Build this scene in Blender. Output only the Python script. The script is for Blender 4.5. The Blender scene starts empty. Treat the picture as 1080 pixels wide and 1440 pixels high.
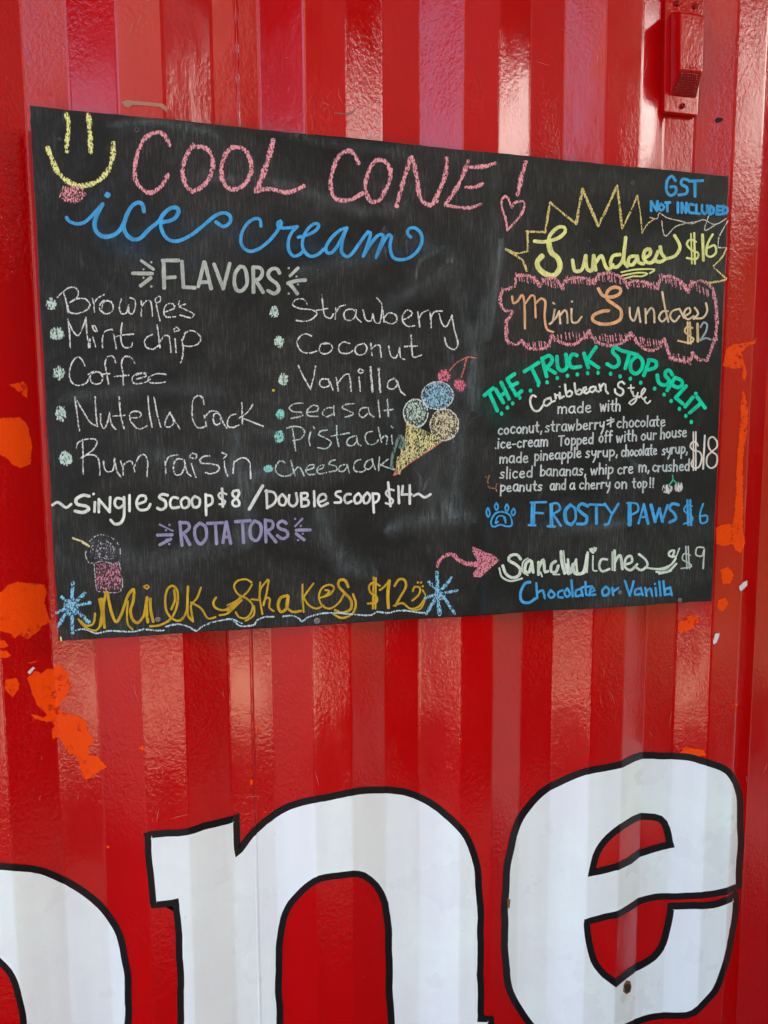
import bpy, bmesh, math, random
from mathutils import Vector, Matrix
from mathutils.geometry import tessellate_polygon
S = bpy.context.scene
C = S.collection
rnd = random.Random(7)

# ------------------------------------------------------------------ camera
FPX = 945.72
YAW, PITCH, ROLL = 0.22597, -0.0942, -0.0047
CAM = Vector((0.28859, -1.19043, 1.5))
_f = Vector((math.sin(YAW)*math.cos(PITCH), math.cos(YAW)*math.cos(PITCH), math.sin(PITCH)))
_r = Vector((math.cos(YAW), -math.sin(YAW), 0))
_u = _r.cross(_f)
RIGHT = _r*math.cos(ROLL) + _u*math.sin(ROLL)
UP = -_r*math.sin(ROLL) + _u*math.cos(ROLL)
FWD = _f
cam = bpy.data.objects.new('camera', bpy.data.cameras.new('camera'))
C.objects.link(cam)
M = Matrix((RIGHT, UP, -FWD)).transposed().to_4x4()
M.translation = CAM
cam.matrix_world = M
cam.data.sensor_fit = 'VERTICAL'
cam.data.sensor_height = 36.0
cam.data.lens = FPX/1440*36.0
cam.data.clip_start = 0.05
cam.data.clip_end = 3000
S.camera = cam

# ------------------------------------------------------------------ sky, sun, exposure
SUN_EL = math.radians(62); SUN_AZ = math.radians(-33)      # azimuth measured from +Y (behind the container) towards +X
w = bpy.data.worlds.new('World'); S.world = w; w.use_nodes = True
nt = w.node_tree; nt.nodes.clear()
wo = nt.nodes.new('ShaderNodeOutputWorld'); bg = nt.nodes.new('ShaderNodeBackground')
sky = nt.nodes.new('ShaderNodeTexSky'); sky.sky_type = 'NISHITA'; sky.sun_disc = False
sky.sun_elevation = SUN_EL; sky.sun_rotation = SUN_AZ
sky.air_density = 1.0; sky.dust_density = 4.0; sky.ozone_density = .6
bg.inputs[1].default_value = 0.12
nt.links.new(sky.outputs[0], bg.inputs[0]); nt.links.new(bg.outputs[0], wo.inputs[0])
sl = bpy.data.lights.new('sun', 'SUN'); sl.energy = 5.0; sl.angle = math.radians(0.5); sl.color = (1, .93, .82)
sun = bpy.data.objects.new('sun', sl); C.objects.link(sun)
sd = Vector((math.sin(SUN_AZ)*math.cos(SUN_EL), math.cos(SUN_AZ)*math.cos(SUN_EL), math.sin(SUN_EL)))
sun.rotation_euler = sd.to_track_quat('Z', 'Y').to_euler(); sun.location = (0, 0, 12)
S.view_settings.view_transform = 'Standard'; S.view_settings.look = 'None'
S.view_settings.exposure = 3.40; S.view_settings.gamma = 1; S.view_settings.use_curve_mapping = False
S.cycles.transparent_max_bounces = 48

# ------------------------------------------------------------------ helpers
def lin(c):
    c = c/255.0
    return c/12.92 if c <= .04045 else ((c+.055)/1.055)**2.4
def rgb(r, g, b, k=1.0): return (lin(r)*k, lin(g)*k, lin(b)*k, 1)

class NT:
    """small wrapper that chains shader nodes"""
    def __init__(s, name):
        s.m = bpy.data.materials.new(name); s.m.use_nodes = True
        s.t = s.m.node_tree; s.b = s.t.nodes['Principled BSDF']
        s.out = s.t.nodes['Material Output']
    def n(s, kind, **kw):
        nd = s.t.nodes.new('ShaderNode'+kind)
        for k, v in kw.items():
            if k.startswith('i_'):
                nd.inputs[k[2:].replace('_', ' ')].default_value = v
            else: setattr(nd, k, v)
        return nd
    def l(s, a, b): s.t.links.new(a, b)
    def coord(s, scale=(1, 1, 1)):
        tc = s.n('TexCoord'); mp = s.n('Mapping'); mp.inputs['Scale'].default_value = scale
        s.l(tc.outputs['Object'], mp.inputs['Vector']); return mp.outputs[0]
    def noise(s, scale, detail=3, rough=.5, vec=None, dist=0.0):
        nd = s.n('TexNoise'); nd.inputs['Scale'].default_value = scale; nd.inputs['Detail'].default_value = detail
        nd.inputs['Roughness'].default_value = rough; nd.inputs['Distortion'].default_value = dist
        s.l(vec if vec is not None else s.coord(), nd.inputs['Vector']); return nd.outputs[0]
    def ramp(s, fac, stops):
        r = s.n('ValToRGB'); cr = r.color_ramp
        while len(cr.elements) < len(stops): cr.elements.new(.5)
        for e, (p, c) in zip(cr.elements, stops):
            e.position = p; e.color = c if len(c) == 4 else (*c, 1)
        s.l(fac, r.inputs[0]); return r.outputs[0]
    def math(s, op, a, b=None, clamp=False):
        nd = s.n('Math', operation=op); nd.use_clamp = clamp
        for i, v in enumerate((a, b)):
            if v is None: continue
            if isinstance(v, (int, float)): nd.inputs[i].default_value = v
            else: s.l(v, nd.inputs[i])
        return nd.outputs[0]
    def mix(s, fac, a, b):
        nd = s.n('Mix', data_type='RGBA')
        for i, v in ((0, fac), (6, a), (7, b)):
            if isinstance(v, (int, float)): nd.inputs[i].default_value = v
            elif isinstance(v, tuple): nd.inputs[i].default_value = v
            else: s.l(v, nd.inputs[i])
        return nd.outputs[2]
    def bump(s, h, strength, dist, prev=None):
        nd = s.n('Bump'); nd.inputs['Strength'].default_value = strength; nd.inputs['Distance'].default_value = dist
        s.l(h, nd.inputs['Height'])
        if prev is not None: s.l(prev, nd.inputs['Normal'])
        return nd.outputs[0]
    def set(s, **kw):
        for k, v in kw.items():
            i = s.b.inputs[k.replace('_', ' ')]
            if isinstance(v, (int, float, tuple)): i.default_value = v
            else: s.l(v, i)
        return s.m

def g3(v): return (v, v, v, 1)

def container_paint(name, base, spec=.36, rough=(.08, .20), worn=None, dirt=.25, peel=.85, coat=1.0, flecks=False):
    a = NT(name)
    streak = a.noise(9, 4, .6, a.coord((1.6, 1.6, .12)))
    blotch = a.noise(5, 4, .6)
    col = a.mix(a.ramp(streak, [(.35, g3(0)), (.75, g3(dirt))]), base, (base[0]*.72, base[1]*.6, base[2]*.6, 1))
    col = a.mix(a.ramp(blotch, [(.5, g3(0)), (.75, g3(.25))]), col, (min(1, base[0]*1.15), base[1]*1.4+.003, base[2]*1.2+.002, 1))
    # tiny chips and specks of dirt
    v = a.noise(260, 2, .5)
    col = a.mix(a.ramp(v, [(.76, g3(0)), (.79, g3(.8))]), col, (.35, .22, .16, 1) if worn is None else worn)
    # brushed and rolled enamel: fine orange peel, wrinkles, long brush runs
    h1 = a.noise(175, 3, .55, a.coord((1, 1, .85)), .25)
    h2 = a.noise(60, 4, .6, a.coord((1.1, 1.1, .7)), .35)
    h3 = a.noise(14, 2, .5, a.coord((1, 1, .5)))
    brush = a.noise(300, 2, .5, a.coord((1, 1, .04)))
    area = a.ramp(a.noise(4.2, 2, .5, a.coord((1.7, 1.7, .8))), [(.40, g3(.18)), (.60, g3(1))])
    hh = a.math('MULTIPLY', h1, area)
    nrm = a.bump(h3, .35*peel, .0040)
    nrm = a.bump(a.math('MULTIPLY', h2, area), .34*peel, .0020, nrm)
    nrm = a.bump(hh, .72*peel, .0012, nrm)
    nrm = a.bump(brush, .12*peel, .0005, nrm)
    r = a.ramp(a.noise(7, 4, .6), [(.3, g3(rough[0])), (.7, g3(rough[1]))])
    if flecks:
        fl = a.ramp(a.noise(95, 5, .7), [(.545, g3(0)), (.575, g3(1))]); fl = a.math('MULTIPLY', fl, a.ramp(a.noise(22, 2, .5), [(.45, g3(0)), (.6, g3(1))]))
        col = a.mix(fl, col, (.50, .004, .002, 1)); nrm = a.bump(fl, .5, .0006, nrm)
    return a.set(Base_Color=col, Roughness=r, Normal=nrm, IOR=1.5, Specular_IOR_Level=spec, Coat_Weight=coat*.30, Coat_Roughness=.07, Coat_Normal=nrm)

RED = container_paint('red_enamel', (.50, .0001, .0006, 1))
RED_DARK = container_paint('red_enamel_vent', (.24, .001, .002, 1), spec=.2, rough=(.4, .5), peel=.8, coat=0.)
ORANGE = container_paint('orange_undercoat', (.93, .066, .0005, 1), spec=.12, rough=(.3, .5), dirt=.35, peel=.8, coat=.0, flecks=True)
WHITE = container_paint('white_enamel', (.86, .885, .875, 1), spec=.35, rough=(.22, .4), worn=(.3, .27, .22, 1), dirt=.22, peel=.6, coat=.3)
BLACK = container_paint('black_enamel', (.006, .006, .007, 1), spec=.25, rough=(.3, .5), worn=(.1, .05, .04, 1), dirt=.3, peel=.5, coat=0.)

def simple(name, col, rough=.6, metal=0., bumps=None):
    a = NT(name)
    c = a.mix(a.ramp(a.noise(20, 4, .6), [(.3, g3(0)), (.7, g3(.5))]), col, tuple(x*.7 for x in col[:3])+(1,))
    kw = {}
    if bumps: kw['Normal'] = a.bump(a.noise(bumps[0], 4, .6), bumps[1], bumps[2])
    return a.set(Base_Color=c, Roughness=rough, Metallic=metal, **kw)

def board_mat():
    a = NT('blackboard_paint')
    base = (.0105, .0100, .0086, 1)
    big = a.noise(3.2, 4, .6)
    col = a.mix(a.ramp(big, [(.35, g3(0)), (.7, g3(1))]), base, (.0145, .0142, .0126, 1))
    # wiped chalk left in the vertical grain of the plywood
    grain = a.noise(420, 4, .65, a.coord((1, 1, .07)), .3)
    grain2 = a.noise(650, 3, .6, a.coord((1, 1, .35)))
    wiped = a.ramp(a.noise(4.2, 6, .68, a.coord((1, 1, 1.1)), .8), [(.40, g3(.05)), (.66, g3(1))])
    gl = a.ramp(grain, [(.50, g3(0)), (.72, g3(1))])
    gl2 = a.ramp(grain2, [(.58, g3(0)), (.74, g3(1))])
    f = a.math('MULTIPLY', a.math('MAXIMUM', gl, a.math('MULTIPLY', gl2, .8)), wiped)
    col = a.mix(a.math('MULTIPLY', f, .42), col, (.20, .20, .18, 1))
    film = a.math('MULTIPLY', wiped, .055)
    col = a.mix(film, col, (.3, .3, .29, 1))
    speck = a.ramp(a.noise(420, 1, .5), [(.80, g3(0)), (.83, g3(.5))])
    col = a.mix(speck, col, (.35, .35, .33, 1))
    n = a.bump(grain, .35, .0006)
    n = a.bump(a.noise(60, 4, .6, a.coord((1, 1, .3))), .25, .0009, n)
    r = a.ramp(a.noise(6, 4, .6), [(.3, g3(.55)), (.7, g3(.62))])
    return a.set(Base_Color=col, Roughness=r, Normal=n, Specular_IOR_Level=.16)
BOARD = board_mat()

_chalk = {}
def chalk(col, kind):
    """kind: chalk (dry, grainy), pen (liquid chalk marker), dust (wiped smear). UV.x = across the stroke, UV.y = threshold"""
    key = (tuple(col), kind)
    if key in _chalk: return _chalk[key]
    a = NT('%s_%d_%d_%d' % (kind, *col))
    uv = a.n('UVMap'); sp = a.n('SeparateXYZ'); a.l(uv.outputs[0], sp.inputs[0])
    e = a.math('ABSOLUTE', sp.outputs[0]); thr = sp.outputs[1]
    c0 = rgb(*col, 1.0)
    if kind == 'dust':
        g = a.noise(300, 3, .6, a.coord((1, 1, .06))); g2 = a.noise(25, 4, .6)
        g = a.math('ADD', a.math('MULTIPLY', a.ramp(g, [(.38, g3(0)), (.72, g3(1))]), .85), .15)
        fall = a.math('SUBTRACT', 1.0, e, True); fall = a.math('MULTIPLY', fall, fall)
        al = a.math('MULTIPLY', a.math('MULTIPLY', g, fall), a.math('MULTIPLY', thr, .72))
        al = a.math('MULTIPLY', al, a.ramp(g2, [(.3, g3(.2)), (.7, g3(1))]))
        return _chalk.setdefault(key, a.set(Base_Color=c0, Roughness=.95, Alpha=al, Specular_IOR_Level=.1))
    edge = a.math('MULTIPLY', a.math('POWER', e, 3.0), .13)
    if kind == 'chalk':
        g = a.noise(560, 3, .62, a.coord((1, 1, .5)))
        al = a.math('MULTIPLY', a.math('SUBTRACT', a.math('SUBTRACT', g, thr), edge), 9.0, True)
        v = a.noise(90, 2, .5)
        cc = a.mix(a.ramp(v, [(.3, g3(0)), (.7, g3(.5))]), c0, tuple(x*.72 for x in c0[:3])+(1,))
    else:
        g = a.noise(300, 3, .6, a.coord((1, 1, .3)))
        al = a.math('MULTIPLY', a.math('SUBTRACT', a.math('SUBTRACT', g, thr), edge), 7.0, True)
        wear = a.ramp(a.noise(520, 3, .65, a.coord((1, 1, .22))), [(.30, g3(.62)), (.47, g3(1))]); al = a.math('MULTIPLY', al, wear)
        v = a.noise(55, 3, .6, a.coord((1, 1, .5)))
        cc = a.mix(a.ramp(v, [(.35, g3(0)), (.7, g3(.75))]), c0, tuple(x*.58 for x in c0[:3])+(1,))
    return _chalk.setdefault(key, a.set(Base_Color=cc, Roughness=.9, Alpha=al, Specular_IOR_Level=.15))

def tag(o, label=None, cat=None, group=None, kind=None):
    if label: o['label'] = label
    if cat: o['category'] = cat
    if group: o['group'] = group
    if kind: o['kind'] = kind
    return o
def empty(name, loc, label, cat, group=None):
    o = bpy.data.objects.new(name, None); C.objects.link(o); o.location = loc; o.empty_display_size = .1
    return tag(o, label, cat, group)
def wloc(o):
    v = Vector((0, 0, 0))
    while o is not None: v += o.location; o = o.parent
    return v
def link(name, verts, faces, mat, parent=None, uvs=None, smooth=False, loc=None, label=None):
    """verts in world coordinates; one mesh object"""
    loc = Vector(loc) if loc is not None else (wloc(parent) if parent else Vector((0, 0, 0)))
    me = bpy.data.meshes.new(name)
    me.from_pydata([tuple(Vector(v)-loc) for v in verts], [], faces)
    if uvs:
        ul = me.uv_layers.new(name='UVMap')
        for lp in me.loops: ul.data[lp.index].uv = uvs[lp.vertex_index]
    me.materials.append(mat)
    if smooth: me.polygons.foreach_set('use_smooth', [True]*len(me.polygons))
    o = bpy.data.objects.new(name, me); C.objects.link(o)
    if parent: o.parent = parent; o.location = loc-wloc(parent)
    else: o.location = loc
    if label: o['label'] = label
    return o
def from_bm(name, bm, mat, parent=None, bevel=0, smooth=False, label=None, loc=None):
    if bevel:
        bmesh.ops.bevel(bm, geom=list(bm.edges), offset=bevel, segments=2, affect='EDGES', profile=.6)
    bmesh.ops.recalc_face_normals(bm, faces=bm.faces)
    bm.verts.index_update()
    vs = [v.co.copy() for v in bm.verts]; fs = [[v.index for v in f.verts] for f in bm.faces]; bm.free()
    return link(name, vs, fs, mat, parent, smooth=smooth, label=label, loc=loc)
def box_bm(bm, x0, x1, y0, y1, z0, z1):
    r = bmesh.ops.create_cube(bm, size=1)
    for v in r['verts']:
        v.co = Vector(((x0+x1)/2+v.co.x*(x1-x0), (y0+y1)/2+v.co.y*(y1-y0), (z0+z1)/2+v.co.z*(z1-z0)))
    return r['verts']

# ---- survey: a measured photo position becomes a point ON the surface it was measured on
def ray(px, py): return (RIGHT*((px-540)/FPX) + UP*((720-py)/FPX) + FWD)
def on_plane(px, py, Y):
    d = ray(px, py); t = (Y-CAM.y)/d.y
    return CAM+d*t

# ------------------------------------------------------------------ corrugated profile
D = 0.0309                     # corrugation depth; valleys at y=0, crests at y=-D
FX = [-.0053, .0616, .1359, .205, .2782, .3544, .4251, .4932, .5627, .6295, .7004, .765, .8364, .9028, .971, 1.0434, 1.112, 1.1803, 1.2425, 1.3065, 1.372]
FY = [(0, 0, -D, -D)[i % 4] for i in range(len(FX))]
n_left = []
x = FX[0]
steps = [.0695, .0705, .069, .0700]
for i in range(1, 78):
    x -= steps[i % 4]; n_left.append((x, (0, -D, -D, 0)[(i-1) % 4] if False else (0, 0, -D, -D)[(-i) % 4]))
folds = list(reversed(n_left)) + list(zip(FX, FY))
folds.append((1.50, 0.0))      # flat end strip by the corner post
XL = folds[0][0]
SEAM_PX = 343
def rounded(folds, r=.0030):
    P = [folds[0]]
    for a, b, c in zip(folds, folds[1:], folds[2:]):
        A, B, Cc = Vector(a), Vector(b), Vector(c)
        p = B+(A-B).normalized()*r; q = B+(Cc-B).normalized()*r
        if (Cc-B).normalized().dot((B-A).normalized()) > .9999: continue
        P += [tuple(p), tuple((p+q)*.25+B*.5), tuple(q)]
    P.append(folds[-1]); return P
PROF = rounded(folds)
_d = RIGHT*((343-540)/FPX)+UP*((720-490)/FPX)+FWD
SEAM = (CAM+_d*(-CAM.y/_d.y)).x
PROF = sorted(PROF+[(SEAM-.0030, 0.0), (SEAM-.0016, -.0013), (SEAM-.0012, -.0016), (SEAM+.0003, -.0017), (SEAM+.0016, -.0012), (SEAM+.0032, 0.0)])
def prof_y(x):
    lo, hi = 0, len(PROF)-1
    if x <= PROF[0][0]: return PROF[0][1]
    if x >= PROF[-1][0]: return PROF[-1][1]
    while hi-lo > 1:
        m = (lo+hi)//2
        if PROF[m][0] <= x: lo = m
        else: hi = m
    a, b = PROF[lo], PROF[hi]
    return a[1]+(b[1]-a[1])*(x-a[0])/max(1e-9, b[0]-a[0])
def on_wall(px, py):
    """first hit of the survey ray with the corrugated sheet -> (x, z)"""
    d = ray(px, py); best = None
    for a, b in zip(PROF, PROF[1:]):
        ex, ey = b[0]-a[0], b[1]-a[1]
        den = d.x*ey-d.y*ex
        if abs(den) < 1e-12: continue
        t = ((a[0]-CAM.x)*ey-(a[1]-CAM.y)*ex)/den
        s = ((a[0]-CAM.x)*d.y-(a[1]-CAM.y)*d.x)/den
        if t > 0 and -1e-6 <= s <= 1+1e-6 and (best is None or t < best): best = t
    if best is None: best = -CAM.y/d.y
    p = CAM+d*best
    return (p.x, p.z)

def catmull(pts, step=3.0):
    """smooth curve through pts; a doubled point stays a sharp corner"""
    out = [pts[0]]
    n = len(pts)
    for i in range(n-1):
        p1, p2 = pts[i], pts[i+1]
        L = math.hypot(p2[0]-p1[0], p2[1]-p1[1])
        if L < 1e-6: continue
        p0 = pts[i-1] if i > 0 else p1
        p3 = pts[i+2] if i+2 < n else p2
        k = max(1, int(L/step))
        # centripetal-like: limit tangents to the segment length
        def tang(a, b, seg):
            t = ((b[0]-a[0])*.5, (b[1]-a[1])*.5); m = math.hypot(*t)
            if m > seg: t = (t[0]*seg/m, t[1]*seg/m)
            return t
        t1 = tang(p0, p2, L) if p0 != p1 else ((0, 0) if i > 0 else ((p2[0]-p1[0])*.5, (p2[1]-p1[1])*.5))
        t2 = tang(p1, p3, L) if p3 != p2 else ((0, 0) if i+2 < n else ((p2[0]-p1[0])*.5, (p2[1]-p1[1])*.5))
        for j in range(1, k+1):
            t = j/k; a = 2*t**3-3*t*t+1; b = t**3-2*t*t+t; c = -2*t**3+3*t*t; e = t**3-t*t
            out.append((a*p1[0]+b*t1[0]+c*p2[0]+e*t2[0], a*p1[1]+b*t1[1]+c*p2[1]+e*t2[1]))
    return out

def area2(p): return sum(a[0]*b[1]-b[0]*a[1] for a, b in zip(p, p[1:]+p[:1]))
def offset_poly(p, d):
    s = 1 if area2(p) > 0 else -1
    out = []; n = len(p)
    for i in range(n):
        a, b, c = p[i-1], p[i], p[(i+1) % n]
        e1 = Vector((b[0]-a[0], b[1]-a[1])); e2 = Vector((c[0]-b[0], c[1]-b[1]))
        if e1.length < 1e-9 or e2.length < 1e-9: continue
        e1.normalize(); e2.normalize()
        n1 = Vector((e1.y, -e1.x))*s; n2 = Vector((e2.y, -e2.x))*s
        m = (n1+n2)
        if m.length < 1e-6: m = n1
        m.normalize(); k = min(1.7, 1/max(.3, m.dot(n1)))
        out.append((b[0]+m.x*d*k, b[1]+m.y*d*k))
    return out
def wall_sheet(name, loops, off, mat, parent, label=None, kind=None):
    """paint film lying on the corrugated sheet; loops are measured outlines (first outer, others holes)"""
    L3 = []; flat = []
    for lp in loops:
        q = [on_wall(*p) for p in lp]
        L3.append([Vector((a, b, 0)) for a, b in q]); flat += q
    tris = tessellate_polygon(L3)
    bm = bmesh.new(); vs = [bm.verts.new((x, 0, z)) for x, z in flat]
    for t in tris:
        try: bm.faces.new([vs[i] for i in t])
        except ValueError: pass
    x0 = min(p[0] for p in flat); x1 = max(p[0] for p in flat)
    for px_, _ in PROF:
        if x0 < px_ < x1:
            bmesh.ops.bisect_plane(bm, geom=bm.verts[:]+bm.edges[:]+bm.faces[:], plane_co=(px_, 0, 0), plane_no=(1, 0, 0), dist=1e-6)
    for v in bm.verts: v.co.y = prof_y(v.co.x)-off
    for f in bm.faces:
        f.normal_update()
        if f.normal.y > 0: f.normal_flip()
    bm.verts.index_update()
    V = [v.co.copy() for v in bm.verts]; F = [[v.index for v in f.verts] for f in bm.faces]; bm.free()
    o = link(name, V, F, mat, parent, label=label)
    if kind: o['kind'] = kind
    return o
def P(s, ox=0, oy=0, k=1.0):
    out = []
    for t in s.split():
        a, b = t.split(','); out.append((ox+float(a)/k, oy+float(b)/k))
    return out

# ------------------------------------------------------------------ ground, plus unseen patches added for the wall's reflections
ga = NT('concrete_paving')
gc = ga.mix(ga.ramp(ga.noise(1.3, 6, .65), [(.3, g3(0)), (.7, g3(1))]), (.030, .025, .021, 1), (.020, .017, .015, 1))
gm = ga.set(Base_Color=gc, Roughness=.85, Normal=ga.bump(ga.noise(40, 5, .6), .4, .006))
GZ = -.28
tag(link('ground', [(-400, -400, GZ), (400, -400, GZ), (400, 400, GZ), (-400, 400, GZ)], [(0, 1, 2, 3)], gm), None, None, None, 'structure')
aa = NT('dark_ground'); am = aa.set(Base_Color=aa.mix(aa.ramp(aa.noise(160, 2, .6), [(.4, g3(0)), (.7, g3(1))]), (.010, .010, .010, 1), (.026, .025, .024, 1)), Roughness=.9, Normal=aa.bump(aa.noise(180, 3, .6), .6, .004))
pa = NT('glare_patch_pale'); pm = pa.set(Base_Color=pa.mix(pa.ramp(pa.noise(2.2, 6, .7), [(.42, g3(0)), (.62, g3(1))]), (.56, .44, .29, 1), (.12, .095, .07, 1)), Roughness=.85)
tag(link('glare_patch', [(-1.6, -4.35, GZ+.006), (1.1, -4.5, GZ+.006), (.92, -3.2, GZ+.006), (-1.1, -3.2, GZ+.006)], [(0, 1, 2, 3)], pm), None, None, None, 'structure')  # pale patch added so the lower ribs mirror a warm glare
la = NT('dim_reflection_ground'); lm = la.set(Base_Color=la.mix(la.ramp(la.noise(12, 5, .6), [(.3, g3(0)), (.7, g3(1))]), (.015, .026, .008, 1), (.03, .045, .015, 1)), Roughness=.95, Normal=la.bump(la.noise(90, 4, .6), .8, .02))
tag(link('dim_reflection_ground', [(1.1, -2.36, GZ+.008), (9.5, -30, GZ+.008), (60, -30, GZ+.008), (60, -2.36, GZ+.008)], [(0, 1, 2, 3)], lm), None, None, None, 'structure')  # dark green ground added to keep low reflections on the right dim
tag(link('added_dark_strip', [(-9, -2.35, GZ+.004), (9, -2.35, GZ+.004), (9, 5, GZ+.004), (-9, 5, GZ+.004)], [(0, 1, 2, 3)], am), None, None, None, 'structure')  # dark strip added near the wall so its low reflections stay deep red

# ------------------------------------------------------------------ container
CON = empty('shipping_container', (.2, 0, 0), 'glossy red corrugated steel shipping container with huge white letters outlined in black', 'container')
Z0, Z1 = GZ+.12, 2.75
TH = .002
def sheet(name, xa, xb):
    pts = [(xa, prof_y(xa))]+[p for p in PROF if xa < p[0] < xb]+[(xb, prof_y(xb))]
    V = []; F = []
    zs = [Z0+.12, 1.0, 1.8, Z1-.07]
    n = len(pts)
    for z in zs:
        for p in pts: V.append((p[0], p[1], z))
    for z in zs:
        for p in pts: V.append((p[0], p[1]+TH, z))
    o = n*len(zs)
    for r in range(len(zs)-1):
        for i in range(n-1):
            a = r*n+i
            F.append((a, a+1, a+n+1, a+n)); F.append((o+a, o+a+n, o+a+n+1, o+a+1))
    return link(name, V, F, RED, CON)
sheet('wall_panel', XL, SEAM-.0001); sheet('wall_panel', SEAM+.0001, 1.4995)
# weld bead closing the joint between the two sheets
bm = bmesh.new(); N = 260; prev = None
for i in range(N+1):
    z = .93+(Z1-.075-.93)*i/N; w_ = .0026+.0009*math.sin(i*.9)+rnd.uniform(-.0004, .0006)
    ring = [bm.verts.new((SEAM+w_*c, -.0010-s*(.0014+rnd.uniform(0, .0006)), z)) for c, s in ((-1, 0), (-.5, .8), (.1, 1), (.6, .7), (1, 0))]
    if prev:
        for a in range(4): bm.faces.new((prev[a], prev[a+1], ring[a+1], ring[a]))
    prev = ring
from_bm('weld_seam', bm, RED, CON, smooth=True)
for nm, b in (('bottom_rail', (XL, 1.6, -D-.006, .09, Z0, Z0+.125)), ('top_rail', (XL, 1.6, -D-.004, .06, Z1-.075, Z1)),
              ('corner_post', (1.50, 1.66, -D-.012, .12, Z0, Z1)), ('corner_post', (XL-.16, XL, -D-.012, .12, Z0, Z1)),
              ('roof', (XL-.1, 1.62, .062, 2.40, Z1-.03, Z1-.002)), ('end_wall', (1.60, 1.63, .125, 2.40, Z0, Z1-.035)),
              ('end_wall', (XL-.12, XL-.09, .125, 2.40, Z0, Z1-.035)), ('back_wall', (XL-.08, 1.59, 2.36, 2.39, Z0, Z1-.035)),
              ('floor_frame', (XL, 1.59, .10, 2.35, Z0, Z0+.10))):
    bm = bmesh.new(); box_bm(bm, *b); from_bm(nm, bm, RED, CON, bevel=.004)
bl = simple('block_concrete', (.3, .29, .27, 1), .9, bumps=(60, .4, .003))
for xx in (XL+.05, 1.3):
    for yy in (.05, 2.1):
        bm = bmesh.new(); box_bm(bm, xx-.1, xx+.2, yy, yy+.25, GZ, Z0-.002); from_bm('support_block', bm, bl, CON, bevel=.006)

# big painted letters
def letter(name, label, outer, holes=()):
    blk = wall_sheet(name, [offset_poly(outer, 4.4)]+[offset_poly(h, -4.4) for h in holes], .0007, BLACK, CON, label)
    wall_sheet('letter_face', [offset_poly(outer, -5.2)]+[offset_poly(h, 5.2) for h in holes], .0013, WHITE, blk)
    return blk
def closed(s): 
    p = P(s); q = catmull(p+[p[0]], 7)
    return wob(q[:-1], .55)
def wob(q, a):
    out = []; ph = rnd.uniform(0, 9)
    for i, (x, y) in enumerate(q):
        out.append((x+a*math.sin(i*.83+ph)+rnd.uniform(-a, a)*.45, y+a*math.cos(i*.71+ph)+rnd.uniform(-a, a)*.45))
    return out
letter('painted_letter', 'white letter n with black outline painted across the ribs',
  closed('207,1174 207,1174 235,1171 265,1168 300,1158 333,1149 333,1149 334,1197 334,1197 350,1177 372,1155 400,1136 432,1126 465,1119 505,1112 545,1110 590,1120 628,1146 656,1176 669,1210 674,1250 676,1290 676,1340 676,1390 677,1431 677,1431 690,1431 690,1431 691,1480 691,1505 691,1505 560,1505 560,1505 550,1440 547,1380 546,1320 541,1270 528,1245 512,1232 497,1229 475,1231 450,1236 425,1252 406,1276 397,1300 393,1340 392,1380 394,1440 396,1505 396,1505 215,1505 215,1505 215,1470 215,1470 252,1470 252,1470 254,1400 252,1340 250,1300 247,1269 247,1269 216,1272 216,1272 211,1230 207,1174'))
letter('painted_letter', 'white letter e with black outline and small red gap on the right',
  closed('1038,1246 1038,1246 1041,1200 1041,1150 1038,1110 1025,1086 1000,1073 970,1065 940,1062 905,1062 890,1066 872,1074 845,1080 815,1087 780,1102 755,1120 735,1143 722,1175 714,1210 710,1260 709,1320 712,1370 718,1395 730,1420 752,1447 780,1462 820,1466 860,1456 885,1441 905,1433 930,1429 955,1428 975,1424 1000,1400 1014,1375 1024,1340 1032,1300 1035,1259 1035,1259 1010,1269 985,1273 942,1273 942,1273 939,1300 932,1325 918,1345 895,1360 880,1370 865,1381 865,1381 850,1369 835,1350 828,1325 826,1296 826,1296 850,1290 870,1285 885,1276 902,1266 930,1261 965,1260 990,1259 1015,1254 1038,1246'),
  [closed('832,1226 832,1226 838,1204 850,1183 865,1168 882,1158 900,1149 927,1151 937,1165 942,1188 942,1188 920,1192 900,1199 885,1210 870,1217 832,1226')])
letter('painted_letter', 'white rounded letter o with black outline cut by the left edge',
  closed('0,1218 50,1222 100,1242 140,1272 163,1302 176,1345 181,1395 180,1440 172,1490 140,1530 80,1552 0,1560 -90,1550 -170,1510 -215,1440 -222,1380 -200,1310 -150,1255 -80,1225'),
  [closed('-35,1333 0,1352 20,1380 31,1425 32,1460 15,1490 -30,1500 -80,1490 -105,1440 -100,1380 -70,1342')])

# places where the red has flaked down to the orange undercoat
def flake(s, ox, oy, k, label=None):
    p = P(s, ox, oy, k); q = []
    n = len(p)
    for i in range(n):
        a, b = p[i], p[(i+1) % n]; L = math.hypot(b[0]-a[0], b[1]-a[1]); m = max(1, int(L/2.6))
        for j in range(m):
            t = j/m; q.append((a[0]+(b[0]-a[0])*t+rnd.uniform(-.75, .75), a[1]+(b[1]-a[1])*t+rnd.uniform(-.75, .75)))
    o = wall_sheet('peeled_patch', [q], .0005, ORANGE, CON, label)
    return o
flake('35,280 90,268 108,290 105,330 80,315 60,295', 0, 440, 2.77)
flake('-30,410 80,408 100,425 112,450 125,520 120,590 80,603 50,590 20,560 -30,540', 0, 440, 2.77, 'rounded orange patch left of the blackboard')
flake('-60,100 20,50 60,10 120,-10 300,10 315,60 300,130 320,200 345,265 275,290 265,320 185,380 150,360 130,345 100,375 80,345 40,330 -60,300', 0, 820, 4.8, 'large orange patch beside the lower left board corner')
flake('-30,390 30,385 60,420 20,440 -30,430', 0, 820, 4.8)
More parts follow.
